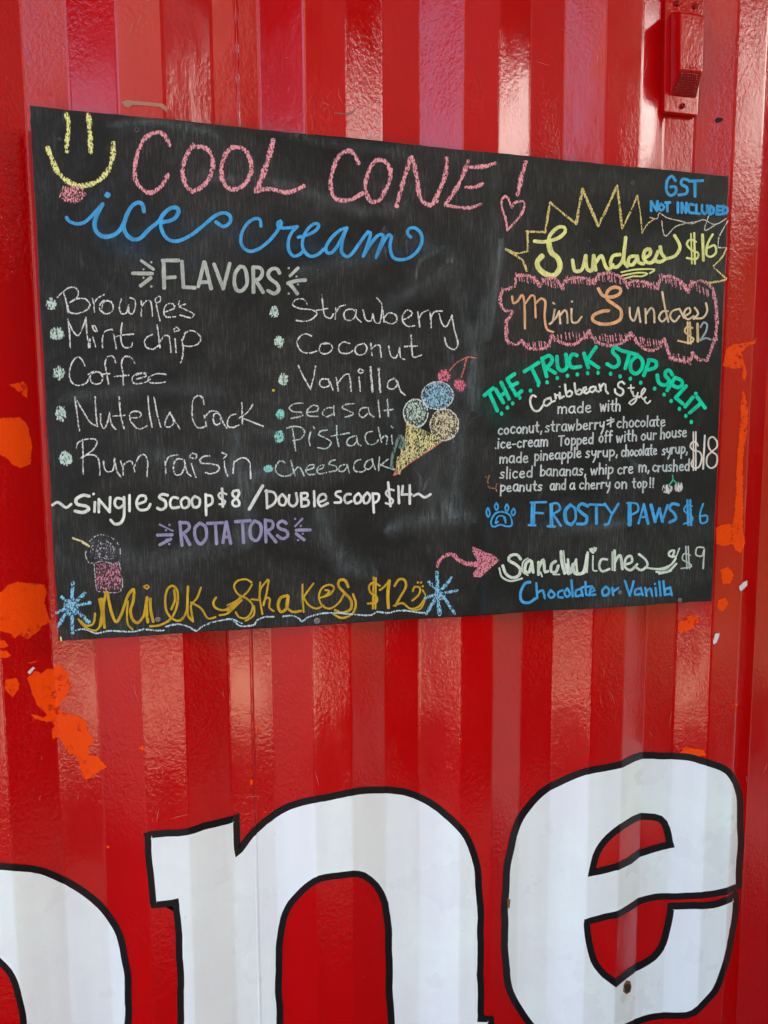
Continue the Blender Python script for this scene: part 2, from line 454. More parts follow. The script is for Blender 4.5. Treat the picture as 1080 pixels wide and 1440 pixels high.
flake('-30,460 40,455 80,485 40,505 -30,495', 0, 820, 4.8)
flake('185,640 240,590 275,610 320,575 360,580 390,540 440,590 465,610 455,650 485,690 460,740 445,780 410,800 400,840 425,880 480,880 560,910 590,950 590,1000 630,1040 625,1090 600,1100 600,1160 660,1170 720,1240 580,1330 560,1310 530,1200 500,1150 470,1160 440,1100 400,1040 350,1050 350,990 375,960 345,930 330,935 300,930 240,915 210,890 230,885 290,905 320,890 300,870 250,820 215,740', 0, 820, 4.8, 'long ragged orange patch running down below the board corner')
flake('40,650 110,640 130,680 125,720 85,770 30,710', 0, 820, 4.8)
flake('185,535 215,530 260,518 250,530 200,542', 0, 820, 4.8)
flake('940,1110 965,1095 975,1120 955,1130', 0, 820, 4.8)
flake('130,70 165,45 232,38 260,30 268,12 262,40 235,48 200,80 210,120 222,170 215,210 205,200 205,150 170,155 115,145', 980, 470, 3.2, 'orange patch beside the pink cloud border at the right board edge')
flake('205,240 230,330 225,440 210,520 205,600 205,700 208,780 205,860 215,940 200,985 175,975 160,945 110,955 85,940 85,870 120,855 160,855 170,800 175,700 180,560 185,500 195,380 200,270', 980, 470, 3.2, 'long thin orange streak down the right of the board ending in a block')
flake('105,1060 140,1045 165,1085 150,1120 115,1125', 980, 470, 3.2)
flake('95,1195 130,1185 140,1215 115,1250 92,1235', 980, 470, 3.2)
flake('828,150 850,132 880,130 886,150 862,170 840,178 828,178', 540, 800, 2)
for s in ('100,556 112,560 110,572 98,570', '300,218 309,219 308,226 301,225', '703,32 711,34 710,48 704,46'):
    flake(s, 0, 1080, 2)
flake('755,555 761,575 758,612 750,606', 150, 860, 3.6)
flake('845,20 900,30 905,45 860,48 842,60 830,40', 540, 1040, 2)
flake('985,378 992,376 994,384 988,386', 540, 800, 2)

def small_sheet(name, pts, off, mat, label=None, parent=CON): return wall_sheet(name, [pts], off, mat, parent, label)
RUST = simple('rust', (.24, .09, .025, 1), .9, bumps=(200, .5, .001))
TAPE = simple('old_tape', (.42, .20, .13, 1), .6, bumps=(200, .4, .0006))
HOLE = simple('hole_dark', (.01, .008, .006, 1), .9)
PAPER = simple('paper_scrap', (.75, .72, .72, 1), .8, bumps=(250, .6, .001))
small_sheet('scrape_mark', P('171,144 178,141 205,144 228,146 236,152 235,159 231,155 225,151 205,149 186,148 181,152 176,150'), .0010, TAPE, 'brownish curl of old tape above the board')
small_sheet('scrape_mark', P('488,160 496,156 500,150 500,154 497,160 490,163 470,160 470,158'), .0008, simple('scuff', (.35, .05, .05, 1), .5))
small_sheet('bolt_hole', wob(P('1004,169 1008,166 1014,166 1017,168 1014,171 1007,173'), .3), .0010, HOLE, 'small dark hole below the vent')
r_ = small_sheet('rust_ring', wob(P('876,1384 880,1378 886,1379 888,1386 886,1394 880,1397 875,1393'), .4), .0019, RUST, 'rusty ring round a hole in the letter e')
small_sheet('bolt_hole', wob(P('877,1386 881,1382 885,1383 886,1388 884,1393 879,1395'), .2), .0024, HOLE, None, r_)
small_sheet('paint_run', P('873,1398 879,1396 880,1402 876,1410 872,1406'), .0019, simple('pale_run', (.75, .78, .74, 1), .4))
small_sheet('paint_chip', wob(P('712,1262 717,1264 716,1277 713,1275'), .3), .0019, RUST)
for (a, b, l_) in ((1045, 823, 'white paper scrap at the wall right of the lower board corner'), (1007, 898, 'white paper scrap below and right of the board corner'), (43, 942, 'tiny pinkish paper scrap above the ragged orange patch')):
    sc = 1.0 if b < 900 else .95
    if b > 930: sh = [(-4, 3), (4, -5), (7, -3), (-1, 6)]
    elif b < 850: sh = [(-6, 1), (-1, -4), (5, -7), (5, 0), (2, 3), (-4, 8), (-6, 5)]
    else: sh = [(-2, -7), (4, -8), (3, -2), (0, 5), (-4, 8), (-5, 4)]
    pts = [(a+u*sc, b+v*sc) for u, v in sh]
    o = wall_sheet('paper_scrap', [pts], .0016, PAPER, None, l_)
    o['category'] = 'paper scrap'; o['group'] = 'paper scraps stuck to the container'
# thin runs and scratches in the paint
sv = []; sf = []
for k in range(70):
    a = rnd.uniform(0, 1080); b = rnd.choice([rnd.uniform(0, 150), rnd.uniform(905, 1200)]); L = rnd.uniform(4, 26); an = rnd.uniform(-.5, .5)+rnd.choice([0, 1.57, 1.57])
    c = rnd.uniform(.25, .5)
    pts = [(a, b), (a+math.cos(an)*L*.5+rnd.uniform(-2, 2), b+math.sin(an)*L*.5), (a+math.cos(an)*L, b+math.sin(an)*L)]
    n0 = len(sv)
    for i, p in enumerate(pts):
        ww = c*(1 if i == 1 else .3)
        for s in (-1, 1):
            x_, z_ = on_wall(p[0]-math.sin(an)*ww*s, p[1]+math.cos(an)*ww*s); sv.append((x_, prof_y(x_)-.0009, z_))
    sf += [(n0, n0+1, n0+3, n0+2), (n0+2, n0+3, n0+5, n0+4)]
o = link('paint_ridges', sv, sf, simple('pale_scratch', (.62, .12, .10, 1), .35), CON); o['kind'] = 'stuff'

# ------------------------------------------------------------------ blackboard
YB = -(D+.018)                 # front face of the board
BC = [on_plane(*p, YB) for p in ((41, 147.8), (1025.5, 247.8), (1001.7, 845.5), (82.2, 901.5))]
BRD = empty('chalkboard', (sum(c.x for c in BC)/4, YB, BC[3].z), 'black painted plywood menu board covered in coloured chalk lettering, fixed to the red ribs', 'chalkboard')
BT = .0095
def panel():
    # slightly uneven sawn outline, 9 mm thick plywood
    loop = []
    for a, b in zip(BC, BC[1:]+BC[:1]):
        n = 70
        for i in range(n):
            p = a.lerp(b, i/n); d = (b-a).normalized(); nn = Vector((d.z, 0, -d.x))
            loop.append(p+nn*(rnd.uniform(-.0005, .0005)+.0006*math.sin(i*.37+a.x*5)))
    n = len(loop)
    V = list(loop)
    cen = sum(loop, Vector())/n
    inn = [p+(cen-p).normalized()*.0018 for p in loop]
    V = [Vector((p.x, YB, p.z)) for p in inn]+[Vector((p.x, YB+.0014, p.z)) for p in loop]+[Vector((p.x, YB+BT, p.z)) for p in loop]
    F = [tuple(range(n))]
    for k in range(2):
        for i in range(n):
            j = (i+1) % n
            F.append((k*n+j, k*n+i, (k+1)*n+i, (k+1)*n+j))
    F.append(tuple(range(3*n-1, 2*n-1, -1)))
    return link('board_panel', V, F, BOARD, BRD)
panel()
# furring strip behind the left edge, painted red with the wall
a = on_plane(38, 183, YB+BT); b = on_plane(79, 884, YB+BT)
RED_FLAT = container_paint('red_batten_paint', (.40, .0008, .002, 1), spec=.2, rough=(.5, .7), coat=0.)
def strip(a, b, wd, y0, y1, nm):
    V = []
    for p in (a, b):
        V += [(p.x, y0, p.z), (p.x+wd, y0, p.z), (p.x+wd, y1, p.z), (p.x, y1, p.z)]
    bm = bmesh.new(); v = [bm.verts.new(q) for q in V]
    for f in ((0, 1, 2, 3), (4, 7, 6, 5), (0, 4, 5, 1), (1, 5, 6, 2), (2, 6, 7, 3), (3, 7, 4, 0)): bm.faces.new([v[i] for i in f])
    return from_bm(nm, bm, RED_FLAT, BRD, bevel=.0012)
strip(a, b, .045, YB+BT+.0004, -D-.0004, 'batten')
a = on_plane(975, 262, YB+BT); b = on_plane(958, 835, YB+BT)
strip(a, b, .045, YB+BT+.0004, -D-.0004, 'batten')
SCREW = simple('screw_zinc', (.22, .21, .20, 1), .45, .6, (400, .5, .0005))
SCREWB = simple('screw_painted', (.035, .035, .034, 1), .5)
def screw_bm(c, r, h, slot=True):
    bm = bmesh.new(); n = 14; rings = []
    for (rr, hh) in ((r, 0), (r, h*.5), (r*.8, h), (r*.45, h), (r*.38, h*.35)):
        rings.append([bm.verts.new((c.x+rr*math.cos(6.2832*i/n), c.y-hh, c.z+rr*math.sin(6.2832*i/n))) for i in range(n)])
    for p, q in zip(rings, rings[1:]):
        for i in range(n): bm.faces.new((p[i], p[(i+1) % n], q[(i+1) % n], q[i]))
    bm.faces.new(rings[-1]); return bm
for (px, py, r, m) in ((193, 184, .0045, SCREWB), (889, 257.5, .0050, SCREWB), (446, 873, .0055, SCREW), (222, 871, .0045, SCREW), (871.7, 833, .0042, SCREW), (956, 844, .0045, SCREW), (828, 339, .0022, SCREWB), (84, 196, .003, SCREWB)):
    c = on_plane(px, py, YB-.0002)
    from_bm('screw', screw_bm(c, r, .0016), m, BRD, smooth=False)
tack = on_plane(40, 187, YB+.002)

# ---- strokes
LIFT = [0]
def lift():
    LIFT[0] = (LIFT[0]+1) % 64
    return .00045+LIFT[0]*.000013
def bpt(px, py, l): 
    p = on_plane(px, py, YB); return (p.x, YB-l, p.z)
class Ink:
    def __init__(s): s.v = []; s.f = []; s.uv = []
    def stroke(s, pts, wd, thr, jit=.25, taper=(1, 1), step=2.4, l0=None):
        q = catmull(pts, step); n = len(q)
        if n < 2: return
        # drop duplicates
        r = [q[0]]
        for p in q[1:]:
            if math.hypot(p[0]-r[-1][0], p[1]-r[-1][1]) > .25: r.append(p)
        q = r; n = len(q)
        if n < 2: return
        # extend by round caps
        d0 = Vector((q[0][0]-q[1][0], q[0][1]-q[1][1])).normalized(); d1 = Vector((q[-1][0]-q[-2][0], q[-1][1]-q[-2][1])).normalized()
        h = wd/2
        pre = [((q[0][0]+d0.x*h*k, q[0][1]+d0.y*h*k), wq) for k, wq in ((.95, .25), (.7, .7), (.35, .93))]
        post = [((q[-1][0]+d1.x*h*k, q[-1][1]+d1.y*h*k), wq) for k, wq in ((.35, .93), (.7, .7), (.95, .25))]
        seq = pre+[(p, 1) for p in q]+post
        N = len(seq); l = lift() if l0 is None else l0; base = len(s.v)
        ph = rnd.uniform(0, 9)
        for i, (p, wq) in enumerate(seq):
            a = seq[max(0, i-1)][0]; b = seq[min(N-1, i+1)][0]
            t = Vector((b[0]-a[0], b[1]-a[1]))
            if t.length < 1e-6: t = Vector((1, 0))
            t.normalize(); nx, ny = -t.y, t.x
            tt = i/(N-1); ww = wd*wq*(taper[0]+(taper[1]-taper[0])*tt)*(1+jit*.5*math.sin(i*.55+ph)+rnd.uniform(-jit, jit)*.35)
            li = l+.00012*tt
            cap = 0 if 3 <= i < N-3 else .6
            for k, e in ((-.5, -1), (0, 0), (.5, 1)):
                s.v.append(bpt(p[0]+nx*ww*k, p[1]+ny*ww*k, li)); s.uv.append((e, thr))
        for i in range(N-1):
            a = base+i*3
            for k in (0, 1): s.f.append((a+k, a+k+1, a+k+4, a+k+3))
    def dot(s, x, y, rx, ry, thr, n=14, rag=.12, ang=0):
        l = lift(); b = len(s.v); s.v.append(bpt(x, y, l)); s.uv.append((0, thr))
        for i in range(n):
            t = 6.2832*i/n; k = 1+rnd.uniform(-rag, rag); u, v = rx*k*math.cos(t), ry*k*math.sin(t)
            s.v.append(bpt(x+u*math.cos(ang)-v*math.sin(ang), y+u*math.sin(ang)+v*math.cos(ang), l)); s.uv.append((.8, thr))
        for i in range(n): s.f.append((b, b+1+i, b+1+(i+1) % n))
    def poly(s, pts, thr, edge=.75):
        l = lift(); b = len(s.v); n = len(pts)
        cx = sum(p[0] for p in pts)/n; cy = sum(p[1] for p in pts)/n
        s.v.append(bpt(cx, cy, l)); s.uv.append((0, thr))
        for p in pts: s.v.append(bpt(*p, l)); s.uv.append((edge, thr))
        for i in range(n): s.f.append((b, b+1+i, b+1+(i+1) % n))
    def build(s, name, col, kind, label=None, parent=None):
        # single-sided films must face the camera (-y)
        F = []
        for f in s.f:
            a, b, c = (Vector(s.v[i]) for i in f[:3])
            F.append(f if (b-a).cross(c-a).y < 0 else tuple(reversed(f)))
        o = link(name, s.v, F, chalk(col, kind), parent or BRD, uvs=s.uv, label=label)
        return o
THR = {'chalk': .375, 'pen': .16, 'dust': .5}
def W(name, label, col, kind, wd, org, data, thr=None, jit=None, parent=None, taper=(1, 1), split=None):
    if split:                                  # one object for each written word
        ox, oy, k = org; items = []; cur = wd
        for st in data.split(';'):
            st = st.strip(); hd = ''
            if st[0] == 'w': hd, body = st.split(' ', 1)
            else: body = st
            xs = [ox+float(q.strip('@').split(',')[0])/k for q in body.split()]
            items.append((min(xs), max(xs), st))
        items.sort(); groups = []
        for a, b, st in items:
            if groups and a-groups[-1][1] < split: groups[-1][1] = max(b, groups[-1][1]); groups[-1][2].append(st)
            else: groups.append([a, b, [st]])
        return [W(name, label if len(groups) == 1 else None, col, kind, wd, org, ';'.join(g[2]), thr, jit, parent, taper) for g in groups]
    """data: strokes separated by ';', first token may be w<width>; '@x,y,r' = dot"""
    ox, oy, k = org; ink = Ink(); th = THR[kind] if thr is None else thr
    jt = (.28 if kind == 'chalk' else .10) if jit is None else jit
    for st in data.split(';'):
        st = st.strip()
        if not st: continue
        w_ = wd
        if st[0] == 'w':
            h, st = st.split(' ', 1); w_ = float(h[1:])
        if st[0] == '@':
            for d in st.split():
                v = [float(t) for t in d.lstrip('@').split(',')]
                rx = v[2]/k; ry = (v[3] if len(v) > 3 else v[2])/k
                ink.dot(ox+v[0]/k, oy+v[1]/k, rx, ry, th)
            continue
        pts = P(st, ox, oy, k)
        if len(pts) == 1: ink.dot(*pts[0], w_*.6, w_*.6, th); continue
        ink.stroke(pts, w_, th, jt, taper)
    return ink.build(name, col, kind, label, parent)

PINK = (238, 160, 168); BLUE = (78, 172, 230); YEL = (240, 238, 150); GREY = (190, 197, 186)
CHK = (222, 222, 218); MINT = (176, 214, 202); TEAL = (22, 222, 172); LIL = (156, 150, 182); GOLD = (206, 166, 44)
CREAM = (236, 240, 220); PALE = (140, 200, 226); ORG = (242, 180, 128); DULL = (206, 212, 209)
T1 = (30, 140, 4.0); T2 = (290, 170, 4.0); T3 = (450, 190, 3.4839); I1 = (80, 260, 4.0); I2 = (320, 290, 3.7241)
A1 = (50, 400, 4.5); A2 = (50, 540, 4.5); A3 = (230, 540, 4.5); B1 = (370, 400, 3.6); B2 = (370, 540, 4.5); CC = (530, 490, 7.2)
P1 = (60, 670, 3.6); P2 = (340, 670, 3.6); M1 = (70, 780, 4.0); M2 = (320, 790, 3.2727)
S1 = (690, 230, 3.0857); S2 = (690, 370, 3.1765); K = (660, 470, 3.0); B5 = (680, 520, 6.0); B6 = (850, 520, 6.0)
F = (660, 690, 3.0); G = (600, 740, 4.5)

# smears of wiped chalk (lowest layer)
ink = Ink()
LIFT[0] = 0
def smear(col, strokes):
    k = Ink(); z = 0
    for (s, wd, st) in strokes:
        z += 1
        k.stroke(P(s), wd, st, .1, step=8, l0=.00012+.00002*z+.0001*(len(col) > 3))
    return k.build('chalk_smudge', col[:3], 'dust')
smear((150, 160, 160), [('697,245 692,330 684,420 672,520', 34, 0.29), ('704,345 700,380 694,430 686,470', 22, 0.95), ('520,360 480,372 440,378', 60, 0.51), ('590,345 640,370 560,420', 60, 0.43),
     ('635,520 640,600 640,700', 60, 0.51), ('600,640 610,700 640,720', 70, 0.65), ('620,350 590,368 586,384', 14, 0.72), ('335,640 340,690 345,740', 70, 0.65),
     ('160,175 220,172 290,185 300,190', 24, 0.72), ('380,180 460,200 560,215', 30, 0.36), ('290,250 400,262 520,300 560,290', 36, 0.51), ('455,740 480,790 500,800', 70, 0.51), ('560,740 600,730 640,725', 46, 0.72),
     ('540,500 545,560 560,600', 60, 0.36), ('645,410 660,520 650,620', 50, 0.29), ('780,740 820,745 880,735', 30, 0.43), ('690,420 670,470 665,560', 40, 0.58), ('300,600 400,610 480,600', 40, 0.29),
     ('100,560 200,545 300,550', 40, 0.36), ('215,640 320,665 420,660', 50, 0.51), ('150,770 200,790 330,760', 60, 0.36), ('880,640 905,668 900,684', 18, 0.65)])
smear((82, 112, 136, 1), [('130,290 150,330 190,350', 46, .45), ('190,330 250,320 330,330 420,345', 70, .38), ('430,350 520,352 590,350', 56, .42), ('150,340 190,360 260,370', 60, .35),
     ('685,700 684,780 680,860', 20, .38), ('770,735 820,740 900,730', 26, .35), ('690,330 660,440 655,560', 26, .25)])
smear((40, 140, 122, 1), [('680,565 700,590 720,600', 50, .5), ('725,515 740,525 745,545', 26, .35)])
smear((205, 200, 196), [('596,688 600,678 604,672', 5, .9), ('586,664 592,672 590,690', 8, .5), ('537,329 541,318 545,330', 9, .8)])

sc = []
for i in range(90):
    x0, y0 = rnd.uniform(70, 990), rnd.uniform(190, 850)
    if y0 < 160+.1*x0: y0 += 60
    if y0 > 890-.06*x0: y0 -= 60
    L = rnd.uniform(10, 55); an = rnd.choice([rnd.uniform(-.35, .35), rnd.uniform(1.3, 1.8), rnd.uniform(-1.1, -.6)])
    x1, y1 = x0+L*math.cos(an), y0+L*math.sin(an)
    if not (70 < x1 < 990 and 165+.1*x1 < y1 < 885-.06*x1): continue
    sc.append(('%.1f,%.1f %.1f,%.1f %.1f,%.1f' % (x0, y0, (x0+x1)/2+rnd.uniform(-3, 3), (y0+y1)/2+rnd.uniform(-3, 3), x1, y1), rnd.uniform(1.0, 2.4), rnd.uniform(.25, .8)))
k = Ink()
for i, (s_, wd_, st_) in enumerate(sc): k.stroke(P(s_), wd_, st_, .3, step=5, l0=.00030+.0000015*i)
o = k.build('fine_scratch', (170, 174, 170), 'dust'); o['kind'] = 'stuff'

LIFT[0] = 0
fc = W('smiley_drawing', 'yellow chalk smiley face', YEL, 'chalk', 7.2, T1, 'w6.6 254,84 265,130 264,190 256,240 257,292;w7.2 378,88 384,150 388,220 390,294;148,275 170,330 200,400 240,445 290,475 350,484 410,470 460,435 495,385 515,320 518,248')
k_ = Ink(); k_.dot(30+290/4, 140+535/4, 19, 12.5, .43, 22, .06)
for i in range(9):
    x_ = 30+(235+i*14)/4; k_.stroke([(x_, 140+490/4), (x_+rnd.uniform(-1, 1), 140+(578-abs(i-4)*5)/4)], 2.0, .42)
k_.build('tongue', PINK, 'chalk', None, fc)
W('chalk_word', 'pink chalk word COOL', PINK, 'chalk', 6.4, (0, 0, 1), '238.5,204 230,189 217,187 203,196 193,217 189.5,240 192,256 202,268 213,271 227,262 236,246;'
  '271,204 262,220 257,240 261,260 270,270;271,207 285,207 294,213 299,225 298,240 292,255 280,266 270,269;'
  '326,208 335,207 345,212 352,225 353,243 345,258 333,266 320,264 312,250 312,232 318,216 326,208;w8 384,198 378,222 370,245 361,269;w6 360,270 372,266 386,267 402,271 415,268 427,262')
W('chalk_word', 'pink chalk word CONE with exclamation mark', PINK, 'chalk', 6.2, T3, '188,138 165,92 140,78 100,95 70,150 52,220 60,290 90,318 140,320 185,300 205,285;'
  '275,125 310,125 340,160 345,210 320,270 290,320 250,325 225,280 225,220 245,160 275,125;440,115 420,190 395,270 375,348;450,110 462,150 475,220 485,290 505,330 540,345;620,115 615,190 590,260 560,320 540,345;w4 540,345 575,325;'
  '725,130 690,220 650,290 612,340;740,158 800,155 855,140;w5 715,257 760,255 795,240;w5 612,342 680,355 740,355 785,340;w6.5 1007,135 985,210 968,290', split=11)
W('heart_drawing', 'small pink chalk heart', PINK, 'chalk', 3.6, T3, '938,355 920,310 905,300 888,330 893,370 908,410 917,466;917,466 960,420 995,370 1000,330 975,325 950,335 938,355')
W('chalk_word', 'blue cursive word ice', BLUE, 'pen', 4.9, I1, '@285,57,17;55,185 70,205 110,220 155,212 200,172 258,108;w6 256,112 230,160 213,215 222,262 262,292 315,285 355,255 385,200;'
  'w5.6 490,150 482,112 460,100 425,118 393,172 377,235 392,280 430,308 470,300 520,250 575,205 600,165 640,132 675,130 685,150 668,185 630,205 590,210;592,205 585,235 605,285 640,314 690,315 760,280 830,225 890,175 940,158 975,178 972,215 935,235 895,210;'
  )
W('chalk_word', 'blue cursive word cream with curled tail', BLUE, 'pen', 4.5, I2, '175,105 170,72 145,65 105,90 75,140 70,190 90,225 125,237 170,220 220,180 262,130;258,130 280,100 278,78 264,85 268,112 310,115 365,108;362,110 335,140 318,185 322,235 345,262 375,255 398,235;'
  '370,163 420,150 465,125 477,98 455,92 420,120 395,170 395,225 430,262 470,255 505,225;625,115 590,125 545,165 515,215 522,245 548,242 580,200 622,118;622,118 602,180 597,240 625,265 655,245 700,180 735,135;735,135 748,140 740,180 710,262;'
  '712,258 755,190 790,152 815,152 805,190 777,270;780,260 815,190 845,148 858,160 850,210 862,262 890,280 940,275 985,245 1015,195 1012,145 980,115 948,120 942,145 958,162')
W('chalk_word', 'grey capital word FLAVORS between ray marks', GREY, 'pen', 5.2, (0, 0, 1), 'w4.2 199,367 216,379;187,384.5 214,385;198,402 212,391;@213,369,1.6 202,379,1.4 202,391,1.4 213,403,1.8;'
  'w5.6 230,368 231,405;229,366.5 251,366.5;231,391 246,390;256,368 258,404;258,404 274,405;287,369 279,403;288,369 297,406;283,397 293,397;301,372 314,406;314,406 323,371;'
  '337.5,375 331,384 329.5,398 333,408 340,409 347,400 346.5,385 343,376 337.5,375;356,376 356.5,411;356,376 366,377 369,384 365,392 358,394;360,395 370,411;393,384 389,378 381,379 377,386 381,393 389,399 392,407 386,413 377,409;'
  'w4.2 419,377 408,388;405,398.5 417,395 429,394;406,398 413,406 418,413;@406,377,1.6 417,389,1.5 419,400,1.5 406,413,1.6')

def bullets(col, lst):
    for i, (x_, y_, rx, ry, t) in enumerate(lst):
        t -= .06
        k = Ink(); k.dot(x_, y_, rx, ry, t, 16, .22)
        for j in range(5):
            an = rnd.uniform(-.5, .5); dx = rx*(j-2)/2.6
            hl = ry*math.sqrt(1-((j-2)/2.3)**2); k.stroke([(x_+dx-an*hl*.5, y_-hl), (x_+dx+an*hl*.5, y_+hl)], 2.0, t)
        k.build('bullet_mark', col, 'chalk')
bullets((200, 222, 208), [(72, 427, 7.5, 8, .44), (80, 469, 10, 8.5, .44), (83, 524, 8, 10, .45), (86, 582, 7.5, 10.5, .45), (92.5, 645, 9, 9.5, .43), (385.5, 438.5, 6.5, 7.5, .42), (392.5, 481, 6.5, 8, .42), (398.5, 533, 6.5, 8, .42)])
bullets((140, 208, 196), [(394, 582.5, 6, 6.5, .40), (393, 614, 7, 8, .42), (377, 659, 6.5, 4.5, .40)])
w_list = [
 ('chalk line Brownies', A1, CHK, '140,82 165,55 210,22 250,20 272,50 262,85 215,115;180,55 195,110 205,180;215,115 260,92 315,92 345,130 320,165 260,185 215,175 205,135;360,90 370,130 372,175;370,125 390,90 435,65;480,112 440,100 410,125 410,160 445,187 485,170 490,130 465,105 430,115 420,150;545,92 530,140 545,185 575,180 590,130;590,130 592,180 615,185 633,140 625,95 597,85;670,105 670,200;672,140 700,105 730,110 740,200;775,76 757,95 765,118 790,105 790,80 775,76;765,130 775,180 788,230;820,175 880,150 870,125 835,125 812,160 825,205 885,205;910,105 905,130;950,125 908,138;905,140 960,165 1003,190 985,212 915,195'),
 ('chalk line Mint chip', A1, CHK, '205,222 215,300 220,400;205,225 235,290 270,325 300,270 320,210;320,210 325,300 338,400;360,262 375,262 392,300 370,290 360,262;365,335 380,395;345,345 345,400;425,400 425,330 445,295 485,285;485,285 500,340 512,410;548,245 540,310 545,370 565,400 605,395 612,370;510,330 560,320 620,315;740,318 705,335 690,365 705,400 745,410 780,385;770,258 778,320 788,400;785,370 815,325 845,330 858,430;875,285 890,270 912,290 880,298;883,345 890,430;925,350 935,400 930,460 918,495;930,360 950,305 1000,295 1045,335 1030,375 985,392 930,388'),
 ('chalk line Coffee', A1, CHK, '312,515 290,470 262,460 230,500 215,570 230,620 270,640 320,625 345,585;385,555 355,565 345,600 370,630 410,625 425,595 410,560 370,552 335,570;508,495 490,455 455,460 440,500 450,560 462,630;420,570 470,565;628,497 600,460 560,460 545,500 555,570 557,635;500,583 590,575;700,560 640,565 610,600 630,628 690,622 725,600;640,600 700,580 680,562 640,575;825,570 770,565 715,590 720,618 760,625 820,618'),
 ('chalk line Nutella Crack', A2, CHK, '250,82 262,180 278,295;250,85 300,170 350,245 395,268;378,82 382,170 392,268;412,190 415,250 435,283 460,230 468,180;468,180 480,250 508,287;530,82 540,200 562,285;492,203 565,198;600,215 660,210 668,185 630,172 598,190 605,240 655,285 705,265;712,78 720,180 738,272;750,85 770,190 792,272;850,180 825,225 820,265 850,272 875,240 850,180;850,180 880,230 912,282;1065,128 1055,85 1030,73 1000,95 990,160 998,235 1025,275 1060,275 1080,265;1068,200 1080,265;1072,210 1100,175 1135,170 1155,180;1155,185 1130,190 1125,230 1140,258 1170,245 1165,195 1155,185;1170,200 1195,260 1210,278;1265,190 1235,200 1215,235 1220,270 1250,275 1285,260;1305,120 1308,190 1310,262;1375,130 1340,180 1290,215;1310,215 1370,240 1440,268'),
 ('chalk line Rum raisin', A2, CHK, '258,405 265,375 310,352 375,348 390,365 370,410 320,450 285,470;298,352 300,450 302,570;320,450 370,450 400,480 408,575;430,480 435,530 455,555 490,545 500,470;500,470 515,550 540,588;555,575 555,520 580,492 610,492 628,555;628,520 655,460 690,448 710,490 705,588;540,488 556,540;820,490 825,572;822,500 845,460 900,448;940,480 895,475 872,520 885,572 920,570 945,520 940,480;945,500 960,560 985,582;975,455 995,437 1020,450 1010,472 980,465;988,505 1000,550 1015,590;1100,455 1065,458 1040,480 1045,500 1110,505 1160,520 1155,550 1110,568 1075,560;1180,435 1210,450 1190,470;1195,490 1200,540 1215,582;1255,490 1250,565;1255,500 1290,472 1330,470 1355,500 1362,598'),
 ('chalk line Strawberry', B1, CHK, '222,100 205,75 165,78 150,105 185,122 250,130 272,150 240,180 200,187 168,182;297,55 303,110 312,158 340,172 355,150;268,132 330,122;368,120 365,175;365,150 385,115 415,105;455,125 420,130 408,155 420,180 450,180 470,150 455,125;470,130 470,165 495,190;505,130 520,180 545,185 555,150;555,150 565,190 590,195 600,140 600,100 575,70;605,130 612,190;612,170 635,145 670,155 675,185 650,200 620,190;705,180 740,165 755,145 730,130 710,150 705,185 730,212 765,210;782,140 792,215;790,170 805,145 835,130;845,140 850,220;848,170 865,140 905,135;890,150 905,200 925,215 945,180 955,155;955,155 965,220 985,300 965,330 930,310 918,270'),
 ('chalk line Coconut', B1, CHK, '245,262 215,250 185,265 172,300 195,340 235,348 270,338;320,295 292,305 285,335 305,352 335,345 350,320 335,300 305,302;440,300 405,292 382,315 390,345 430,350 455,335;510,300 475,310 465,340 485,358 515,350 525,320 510,300;545,300 550,360;550,325 575,305 590,310 597,368;635,312 645,360 670,372 690,330;690,320 695,370 715,380;748,258 752,320 760,368 800,358;715,315 780,312'),
 ('chalk line Vanilla', B1, CHK, '178,412 205,470 240,530;240,530 255,470 265,415;330,480 295,480 285,505 305,522 335,510 330,480;335,490 355,538;370,472 380,540;378,500 410,460 435,455 445,540;490,428 480,440 495,450 508,438 490,428;485,470 492,540;w3.4 543,420 553,542;w3 585,425 592,545;665,475 635,490 630,520 655,530 680,505 665,475;680,490 695,540 718,560'),
 ('pale green chalk line seasalt', B2, (200, 208, 204), '250,122 200,125 165,150 190,175 245,180 250,200 175,218;275,180 340,170 350,145 315,135 280,165 285,200 345,205;435,150 395,155 375,185 400,208 440,190;445,140 450,200;575,125 520,130 500,150 540,170 572,190 520,210;655,150 620,155 605,190 630,212 660,190;665,150 675,190 700,208;728,105 738,210;785,98 792,205;758,168 820,162'),
 ('pale green chalk line Pistachi with its last letter wiped', B2, (190, 208, 202), '185,275 195,350 205,422;150,278 200,268 250,280 262,310 240,345 190,358;318,272 325,280;300,305 290,350 298,392;405,292 365,298 350,320 400,345 430,370 400,408 345,402;465,265 468,340 478,395;430,330 545,310;590,325 540,345 530,380 560,392 590,365 590,325;592,340 600,380 618,390;690,300 655,310 645,345 665,380 705,380 728,355;728,275 740,330 750,370;750,345 770,325 785,335 780,380;810,268 820,276;812,325 818,380'),
 ('pale green chalk line Cheesacake beside the cone', B2, (192, 206, 201), '140,500 110,485 80,520 85,560 120,582 170,578 190,560;175,485 190,540 200,580;192,560 220,525 240,540 258,580;275,545 320,530 325,512 290,515 270,545 285,572 330,570;345,545 380,530 385,512 355,518 340,545 355,568 400,560;455,480 425,490 415,508 460,520 465,545 420,555;515,510 485,520 480,550 510,552 530,525;530,510 545,560;615,478 585,490 572,530 590,555 630,555 645,545;690,475 655,490 640,525 665,540 695,510 690,475;690,490 710,540;735,460 732,500 730,550;790,475 760,500 740,515;740,510 790,530 835,542')]
for lb, og, col, dt in w_list:
    W('chalk_line', lb, col, 'chalk', 2.15, og, dt, thr=.365)
W('chalk_dot', 'tiny yellow dot', (225, 190, 50), 'pen', 3, (0, 0, 1), '@384.5,549,1.8')
